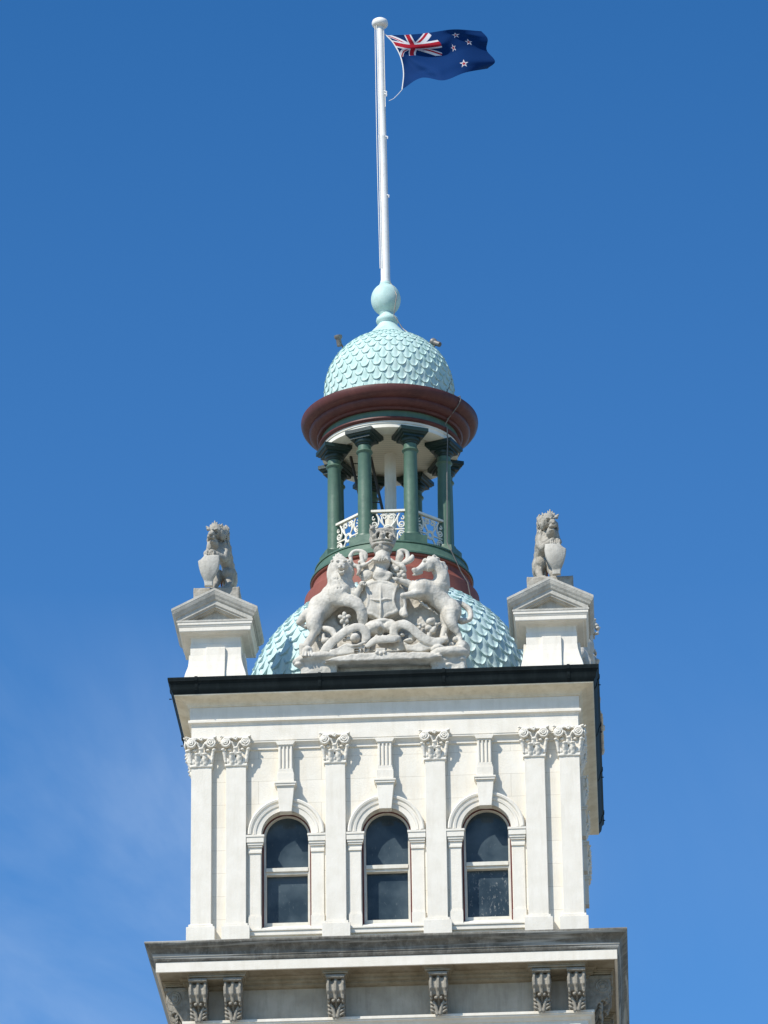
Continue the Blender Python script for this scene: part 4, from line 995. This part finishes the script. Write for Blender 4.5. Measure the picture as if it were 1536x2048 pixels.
# raised letters on the ribbon, worn away except for two
lt = MB(); X, Y, Z = c(718, 1302, -.385)
def stroke(x0, z0, x1, z1, w=.018):
    d = Vector((x1-x0, 0, z1-z0)); n_ = Vector((-d.z, 0, d.x)).normalized()*w/2
    P = [(X+x0-n_.x, Z+z0-n_.z), (X+x1-n_.x, Z+z1-n_.z), (X+x1+n_.x, Z+z1+n_.z), (X+x0+n_.x, Z+z0+n_.z)]
    lt.prism_y(P, Y-.02, Y+.04)
stroke(-.08, -.06, -.08, .07); stroke(-.07, .06, .02, .06); stroke(-.07, .0, .01, .0); stroke(-.07, -.05, .02, -.05)
stroke(.06, -.04, .07, .09); stroke(.07, .085, .13, -.02); stroke(.135, -.03, .145, .10)
lo_ = lt.build('lettering', 'console_stone', arms, (-A0[0], -A0[1], -A0[2]), bevel=.004)
F = Field((-.22, -.66, 5.95), (.22, -.2, 6.3), .0125)
X, _, Z = c(764, 1303, -.42)
F.box(X-.10, X+.10, -.5, -.3, Z-.045, Z+.055, k=0, rnd=.02)
for a, b in ((-.08, -.05), (0, -.075), (.08, -.05)): F.ell((X+a, -.48, Z+b), (.045, .06, .045), k=.01)
for a in (-.045, .045): F.ell((X+a, -.54, Z-.06), (.012, .05, .05), k=.004, sub=True)
put(F, 'boss', seed=13, amp=.004)
# the same arms on the right-hand front of the tower
arms2 = empty('royal_arms_sculpture', (3.86, 4, 5.66), PI/2, label='stone royal arms seen edge-on behind the pedestal at the corner of the tower', cat='sculpture', group='carved arms above the gutter')
for ch in list(arms.children):
    d = ch.copy(); C.objects.link(d); d.parent = arms2

# ------------------------------------------------------------------ seated lions on the pedestals
def q(px, py, y): 
    X, Y, Z = c(px, py, y); return (X-(434-766)*.01038-.03, Y-.5, Z-7.90)
def qp(pts, y): return [q(a, b, y)[::2] for a, b in pts]
F = Field((-.42, -.78, -.06), (.42, .62, 1.95), .0135)
F.ell(q(460, 1162, .78), (.19, .30, .25), k=.05); F.path([q(459, 1150, .76), q(456, 1128, .60), q(451, 1102, .45)], [.17, .145, .16], k=.05)
F.path([q(451, 1126, .50), q(446, 1108, .32)], [.13, .14], k=.05)
F.ell(q(457, 1153, .55), (.13, .16, .14), k=.04)
F.path([q(462, 1160, .55), q(460, 1176, .38), q(452, 1180, .25)], [.10, .08, .06], k=.03); F.ell(q(450, 1181, .2), (.075, .11, .05), k=.02)
for dx in (-4, 0, 4): F.path([q(450+dx, 1180, .14), q(449+dx*1.2, 1184, .07)], [.026, .022], k=.008)
F.path([q(436, 1155, .6), q(430, 1170, .45), q(426, 1181, .3)], [.13, .10, .07], k=.03)
F.path([q(462, 1176, .9), q(470, 1182, .7), q(466, 1180, .5), q(456, 1176, .4)], [.05, .05, .045, .03], k=.02)
# neck and mane
F.ell(q(448, 1090, .40), (.15, .19, .24), k=.05); F.ell(q(445, 1072, .34), (.14, .16, .18), k=.04)
F.ell(q(440, 1100, .25), (.15, .12, .16), k=.05)
rr = random.Random(3)
for i in range(46):
    t = i/45; ang = rr.uniform(.55, 2.7)
    px = 446+(12+1*t-5*max(0, t-.6))*math.sin(ang); py = 1054+52*t; yy = .36-.20*math.cos(ang)
    F.path([q(px-2, py, yy), q(px+rr.uniform(0, 3), py+7, yy-.02), q(px+rr.uniform(-3, 3), py+15, yy+.01)], [.020, .030, .008], k=.010)
for i in range(9): F.path([q(430+i*2, 1092+i, .15), q(428+i*2.2, 1098+i*1.5, .12), q(431+i*2, 1106+i, .16)], [.03, .034, .012], k=.012)
for i in range(6): F.path([q(419, 1070+i*6, .22), q(415-(i % 2)*1.5, 1078+i*6, .18), q(418, 1086+i*6, .22)], [.03, .035, .015], k=.015)
# head, turned to look out over the corner
F.ell(q(434, 1066, .10), (.155, .17, .165), k=.02)
F.ell(q(446, 1073, .12), (.07, .12, .12), k=.03)
F.ell(q(425, 1071, -.06), (.092, .12, .072), k=.02); F.ell(q(427, 1063, -.05), (.035, .10, .04), k=.015)
F.ell(q(420.5, 1076, -.12), (.052, .06, .045), k=.008); F.ell(q(429, 1077, -.10), (.055, .06, .045), k=.008)
F.ell(q(423.5, 1070, -.17), (.042, .035, .028), k=.006)
F.ell(q(425, 1082.5, -.08), (.06, .08, .018), k=.004, sub=True); F.ell(q(426, 1086.5, -.05), (.06, .075, .03), k=.01)
for x_, sx in ((418.5, -1), (434.5, 1)):
    F.ell(q(x_, 1066, -.05), (.042, .05, .028), k=.008, sub=True); F.ell(q(x_, 1061, -.06), (.062, .045, .022), rot=(0, -.25*sx, 0), k=.008); F.ell(q(x_, 1066.5, -.03), .02, k=.002)
F.ell(q(430, 1090, .06), (.11, .15, .11), k=.04); F.ell(q(424, 1096, .12), (.10, .14, .13), k=.04)
for i in range(17):
    a = -2.15+i*.27; ca, sa = math.cos(a), math.sin(a)
    F.path([q(437+13*sa, 1069-13*ca, .16), q(438+17*sa, 1070-16*ca, .17), q(439+20*sa, 1073-17*ca, .22)], [.04, .034, .010], k=.012)
F.path([q(415, 1060, .10), q(410, 1054, .08)], [.045, .012], k=.008); F.path([q(444, 1058, .06), q(448, 1050, .05)], [.055, .02], k=.008)
F.ell(q(446, 1055, .0), (.026, .035, .035), k=.005, sub=True)
for dx, dy in ((-10, 3), (-5, -1), (0, -5), (5, -2), (10, 2), (-1, 2)): F.path([q(430+dx*.7, 1056, .12), q(430+dx*1.1, 1049+dy, .13)], [.045, .015], k=.008)
# both forepaws on the head of the shield
F.path([q(456, 1104, .28), q(452, 1118, .12), q(440, 1113, .0), q(430, 1107, -.06)], [.12, .095, .075, .06], k=.03)
F.path([q(420, 1102, .3), q(414, 1110, .12), q(416, 1108, -.02)], [.10, .08, .06], k=.03)
F.ell(q(427, 1106, -.10), (.085, .09, .055), k=.02); F.ell(q(415, 1107, -.10), (.065, .09, .055), k=.02)
for x_ in (411, 416, 421, 426, 431): F.path([q(x_, 1106, -.15), q(x_, 1112, -.19)], [.028, .022], k=.006)
F.rough(.010, 5, 21)
def lion(mirror, loc, rz, lab, body_only=None):
    root = empty('lion_statue', loc, rz, label=lab, cat='statue', group='seated stone lions on the corner pedestals')
    F.build('lion_body', 'lion_stone', root, mirror=mirror) if False else None
    return root
bodyF = F
S = Field((-.50, -.85, -.06), (.25, -.15, .98), .0125)
S.poly(qp([(397, 1127), (403, 1124), (409, 1119), (412, 1113), (419, 1117), (430, 1115), (444.5, 1114), (446, 1126), (444, 1140), (438, 1152), (431, 1162), (430, 1172), (434, 1188), (408, 1190), (412, 1172), (410, 1163), (404, 1153), (399, 1140)], -.1), -.68, -.58, k=.01, rnd=.02, tilt=-.06, bulge=(q(422, 1140, 0)[0], q(422, 1140, 0)[2], .10, .34))
S.rough(.003, 4, 5)
b_me = bodyF.build('lion_body', 'lion_stone'); s_me = S.build('shield', 'cap_stone')
bm_ = bodyF.build('lion_body', 'lion_stone', mirror=True); sm_ = S.build('shield', 'cap_stone', mirror=True)
def plinth():
    P = Field((-.54, -.50, -.62), (.54, .5, .05), .02)
    P.box(-.485, .485, -.44, .44, -.62, 0, k=0, rnd=.03); P.rough(.007, 3.0, 9); return P
for (bo, so_, sx, lab, rz) in ((b_me, s_me, -1, 'seated stone lion with a bare shield, head turned away to the left', .0), (bm_, sm_, 1, 'seated stone lion with a bare shield, head turned away to the right', .0)):
    root = empty('lion_statue', (sx*3.5, .5, 7.90), rz, label=lab, cat='statue', group='seated stone lions on the corner pedestals')
    bo.parent = root; so_.parent = root; bo.scale = (.88, 1, 1.02); so_.scale = (.90, 1, 1.0)
    plinth().build('plinth', 'lion_stone', root)
    m = MB(); m.tube([(-sx*.06*-1 if False else sx*-.06+.0, .12, .0), (sx*-.06, .12, .42)], .018); m.build('support_rod', 'brass', root)

# ------------------------------------------------------------------ flagpole and flag
m = MB(); n_ = 26; x0, z0, x1, z1 = -.045, 17.02, -.095, 23.80
root = empty('flagpole', (0, 4, 17.02), label='tall white painted flagpole with a flat round cap on top of the ball finial', cat='flagpole')
def pole_x(z): return x0+(x1-x0)*(z-z0)/(z1-z0)
def rings(m, prof, n=24):
    v = []; f = []
    for r, z in prof:
        for k in range(n): a = 2*PI*k/n; v.append((pole_x(z)+r*math.cos(a), r*math.sin(a), z-17.02))
    for i in range(len(prof)-1):
        for k in range(n): k2 = (k+1) % n; f.append((i*n+k, i*n+k2, (i+1)*n+k2, (i+1)*n+k))
    f.append(tuple(range(n-1, -1, -1))); f.append(tuple((len(prof)-1)*n+k for k in range(n))); m.add(v, f)
rings(m, [(.118, 17.0), (.118, 17.10), (.106, 17.11), (.105, 17.6), (.100, 19.4), (.098, 19.42), (.096, 20.8), (.10, 20.82), (.10, 20.86), (.093, 20.88), (.090, 21.9), (.093, 21.95), (.088, 22.3), (.084, 23.4), (.08, 23.84)])
m.build('pole', 'pole_paint', root, smooth=40)
m = MB(); rings(m, [(.10, 23.76), (.15, 23.77), (.178, 23.80), (.19, 23.84), (.187, 23.88), (.17, 23.92), (.13, 23.95), (.06, 23.965)])
m.build('cap', 'pole_paint', root, smooth=50)
m = MB()
m.tube([(pole_x(z)-.115-.012*math.sin((z-17.3)*.5), -.06, z-17.02) for z in np.linspace(17.4, 23.78, 24)], .0085, 6)
m.tube([(pole_x(z)-.075, -.10, z-17.02) for z in np.linspace(17.4, 23.78, 24)], .007, 6)
m.tube([(pole_x(z)+.087, -.05, z-17.02) for z in np.linspace(21.6, 23.78, 12)], .008, 6)
m.build('halyard', 'rope', root)
m = MB()
for z in (21.95, 22.02, 19.3, 20.83): m.tube([(pole_x(z)+.05, -.05, z-17.02), (pole_x(z)+.125, -.06, z-17.05), (pole_x(z)+.12, -.06, z-17.10)], [.02, .018, .012], 8)
m.build('cleat', 'pole_paint', root)

# flag: a sheet swept by the wind, in cloth that lets light through
ctl = np.array([   # rows: from top edge to bottom edge; columns: hoist to fly (sketch units, x right, y down)
 [[375, 285], [560, 282], [735, 266], [945, 236], [1168, 256]],
 [[440, 362], [608, 396], [845, 368], [965, 310], [1226, 330]],
 [[503, 490], [600, 476], [856, 480], [1020, 425], [1218, 440]],
 [[528, 640], [700, 610], [870, 580], [1050, 535], [1296, 545]],
 [[515, 790], [690, 684], [895, 706], [1070, 640], [1235, 612]]], float)
dep = np.array([
 [0, .08, .62, 1.45, 2.40],
 [0, .0, .50, 1.40, 2.40],
 [0, .16, .44, 1.22, 2.25],
 [0, -.22, -.42, .20, 1.90],
 [0, -.46, -.85, -.45, 1.70]], float)
def cr(P, t):
    n = len(P)-1; t = np.clip(t*n, 0, n-1e-6); i = int(t); f = t-i
    g = lambda j: P[j] if 0 <= j <= n else (2*P[0]-P[1] if j < 0 else 2*P[n]-P[n-1])
    p0, p1, p2, p3 = g(i-1), g(i), g(i+1), g(i+2)
    return .5*(2*p1+(p2-p0)*f+(2*p0-5*p1+4*p2-p3)*f*f+(3*p1-p0-3*p2+p3)*f**3)
def star(u, v, cu, cv, r):
    x, y = (u-cu)*2, -(v-cv); a = math.atan2(x, y); d = math.hypot(x, y)
    k = PI/5; a = abs((a % (2*k)+2*k) % (2*k)-k)      # 0 at a valley, k at a point
    ri = r*.382; ax, ay = r*math.sin(k), r*math.cos(k)      # point
    px, py = d*math.sin(a), d*math.cos(a); bx_, by_ = 0, ri
    return (ax-bx_)*(py-by_)-(ay-by_)*(px-bx_) < 0 if d > 1e-9 else True
def flag_colour(u, v):
    """0 blue, 1 white, 2 red"""
    if u < .5 and v < .5:
        x, y = (u-.25)*4, (v-.25)*4          # -1..1 each; canton is 2:1
        X_, Y_ = x*2, y                         # metric halves: 2 by 1
        if abs(X_) < .2 or abs(Y_) < .2: return 2
        if abs(X_) < .333 or abs(Y_) < .333: return 1
        d1 = (Y_*2-X_)/math.sqrt(5); d2 = (Y_*2+X_)/math.sqrt(5)
        for d, s in ((d1, 1), (d2, -1)):
            if abs(d) < .2:
                side = d*(1 if X_*(1) > 0 else -1)
                off = d*(-1 if X_ < 0 else 1)
                if s == -1: off = -off
                return 2 if 0 < (-off if s == 1 else off)*1.0+.0 < .133 else 1
        return 0
    for cu, cv, r in ((.75, .195, .072), (.655, .43, .068), (.8425, .36, .060), (.75, .80, .078)):
        if star(u, v, cu, cv, r*.66): return 2
        if star(u, v, cu, cv, r*1.15): return 1
    return 0
NU, NV = 300, 150
V = []; 
hx, hz = .0503, 23.533
for j in range(NV+1):
    v = j/NV; rowp = np.array([cr(ctl[:, k], v) for k in range(5)]); rowd = np.array([cr(dep[:, k], v) for k in range(5)])
    for i in range(NU+1):
        u = i/NU; p = cr(rowp, u); d = float(cr(rowd, u))
        d += .07*math.sin(13*(u-.75*v)+.6)*min(1, 4*u)+.02*math.sin(21*u-11*v)*min(1, 3*u)+.012*math.sin(33*v+6*u)*min(1, 3*u)
        # pixels of the sketch are 1/4.04 hundredths
        X_ = (p[0]-375)/4.042*.01061+(p[1]-285)/4.042*-.000135; Z_ = -(p[1]-285)/4.042*.01155-(p[0]-375)/4.042*.00036+d*.60
        V.append((hx+X_*(1+d/94), d, hz+Z_))
bl = bpy.data.meshes.new('flag'); f = []; mi = []
for j in range(NV):
    for i in range(NU):
        a = j*(NU+1)+i; f.append((a, a+1, a+NU+2, a+NU+1)); mi.append(flag_colour((i+.5)/NU, (j+.5)/NV))
def cloth_mat(name, col, t=.25):
    m, nt, b = newmat(name); L = nt.links.new
    b.inputs['Base Color'].default_value = (*col, 1); b.inputs['Roughness'].default_value = .8; b.inputs['Specular IOR Level'].default_value = .06
    b.inputs['Sheen Weight'].default_value = .0
    tr = N(nt, 'ShaderNodeBsdfTranslucent'); tr.inputs[0].default_value = (*[min(1, x*1.2) for x in col], 1)
    mxs = N(nt, 'ShaderNodeMixShader'); mxs.inputs[0].default_value = t
    L(b.outputs[0], mxs.inputs[1]); L(tr.outputs[0], mxs.inputs[2]); L(mxs.outputs[0], nt.nodes['Material Output'].inputs[0]); MATS[name] = m
cloth_mat('flag_blue', (.004, .028, .11), .10); cloth_mat('flag_white', (.72, .70, .70)); cloth_mat('flag_red', (.42, .02, .035))
bl.from_pydata([(x, y, z-hz) for x, y, z in V], [], f)
for mm in ('flag_blue', 'flag_white', 'flag_red'): bl.materials.append(MATS[mm])
bl.polygons.foreach_set('material_index', mi); bl.shade_smooth()
fo = empty('flag', (0, 4, hz), label='dark blue flag with four red stars and a corner of crosses, flying in the wind', cat='flag')
cl_ = bpy.data.objects.new('cloth', bl); C.objects.link(cl_); cl_.parent = fo
hp = [V[j*(NU+1)] for j in range(0, NV+1, 6)]
m = MB(); m.tube([(x-.004, y, z-hz) for x, y, z in hp], .014, 8, flat=.7); m.build('heading', 'rope', fo)
m = MB(); x, y, z = hp[-1]
m.tube([(x, y, z-hz), (x-.09, y-.02, z-hz-.13), (x-.20, y-.04, z-hz-.26), (x-.31, y-.08, z-hz-.34)], .0075, 6)
x, y, z = hp[0]; m.tube([(x, y, z-hz), (x-.05, -.03, z-hz+.03)], .009, 6)
m.build('toggle_line', 'rope', fo)

# ------------------------------------------------------------------ ladder in the lantern, floodlights, lightning cable
lad = empty('ladder', (-.13, 4.2, 9.93), label='dark iron ladder leaning inside the lantern behind the front columns', cat='ladder')
top = Vector((-.65, -.20, 2.86)); bot = Vector((-.10, .05, .0))
for k in (0, 1):
    m = MB(); o = Vector((.44*k-.10, .06*k, 0)); m.tube([bot+o, top+o], .032, 6); m.build('rail', 'iron', lad)
for i in range(9):
    t = (i+.7)/9.4; p = bot.lerp(top, t)+Vector((-.10, 0, 0)); m = MB(); m.tube([p, p+Vector((.44, .06, 0))], .014, 6); m.build('rung', 'iron', lad)
def floodlight(loc, rz, tilt, lab):
    r_ = empty('floodlight', loc, rz, label=lab, cat='floodlight', group='small floodlights mounted on the upper dome')
    m = MB(); m.lathe([(.055, -.13), (.06, -.10), (.058, .02), (.068, .04), (.088, .06), (.092, .10), (.092, .115), (.07, .12), (.07, .10)], 20)
    h = m.build('lamp_housing', 'lamp_metal', r_, smooth=40); h.rotation_euler = tilt; h.location = (0, 0, .12)
    m = MB(); m.tube([(0, 0, .10), (.06, 0, .02), (.10, 0, -.06), (.13, 0, -.22)], .018, 8); m.box(.08, .18, -.04, .04, -.10, -.07)
    m.build('bracket', 'iron', r_)
floodlight((-1.115, 4, 15.52), 0, (.15, -.12, 0), 'grey floodlight standing clear of the pale upper dome on its stalk')
floodlight((1.06, 4.1, 15.42), PI, (.5, .9, 0), 'dark floodlight lying tilted close against the sunless flank of the upper dome')
m = MB()
def on(r, z, a): return (r*math.sin(a), -r*math.cos(a), z)
m.tube([(.06, -.10, 17.0), (.14, -.20, 16.85), (.21, -.26, 16.6), (.16, -.24, 16.25), (.14, -.22, 16.1), (.2, -.30, 15.98), (.34, -.32, 15.72), (.50, -.42, 15.53)], .011, 6)
a = .95
m.tube([(1.02, 0, 15.35)]+[on(1.44, 14.4, 1.35), on(1.46, 13.9, 1.1), on(1.52, 13.6, a), on(1.99, 13.56, a), on(2.0, 13.46, a), on(1.9, 13.33, a), on(1.65, 13.13, a), on(1.55, 13.0, a), on(1.61, 12.9, a), on(1.58, 12.6, a+.03), on(1.56, 12.0, a+.02), on(1.55, 11.3, a+.02), on(1.56, 10.6, a), on(1.60, 10.1, a-.04), on(1.72, 9.88, a-.05), on(1.80, 9.6, a), on(1.84, 9.4, a+.05), on(1.95, 9.15, a+.1), on(2.0, 8.75, a+.12)], .013, 6)
tag(m.build('lightning_cable', 'lamp_metal', None, (0, 4, 0)), 'thin grey cable running down the upper dome and lantern to the big dome', 'cable')
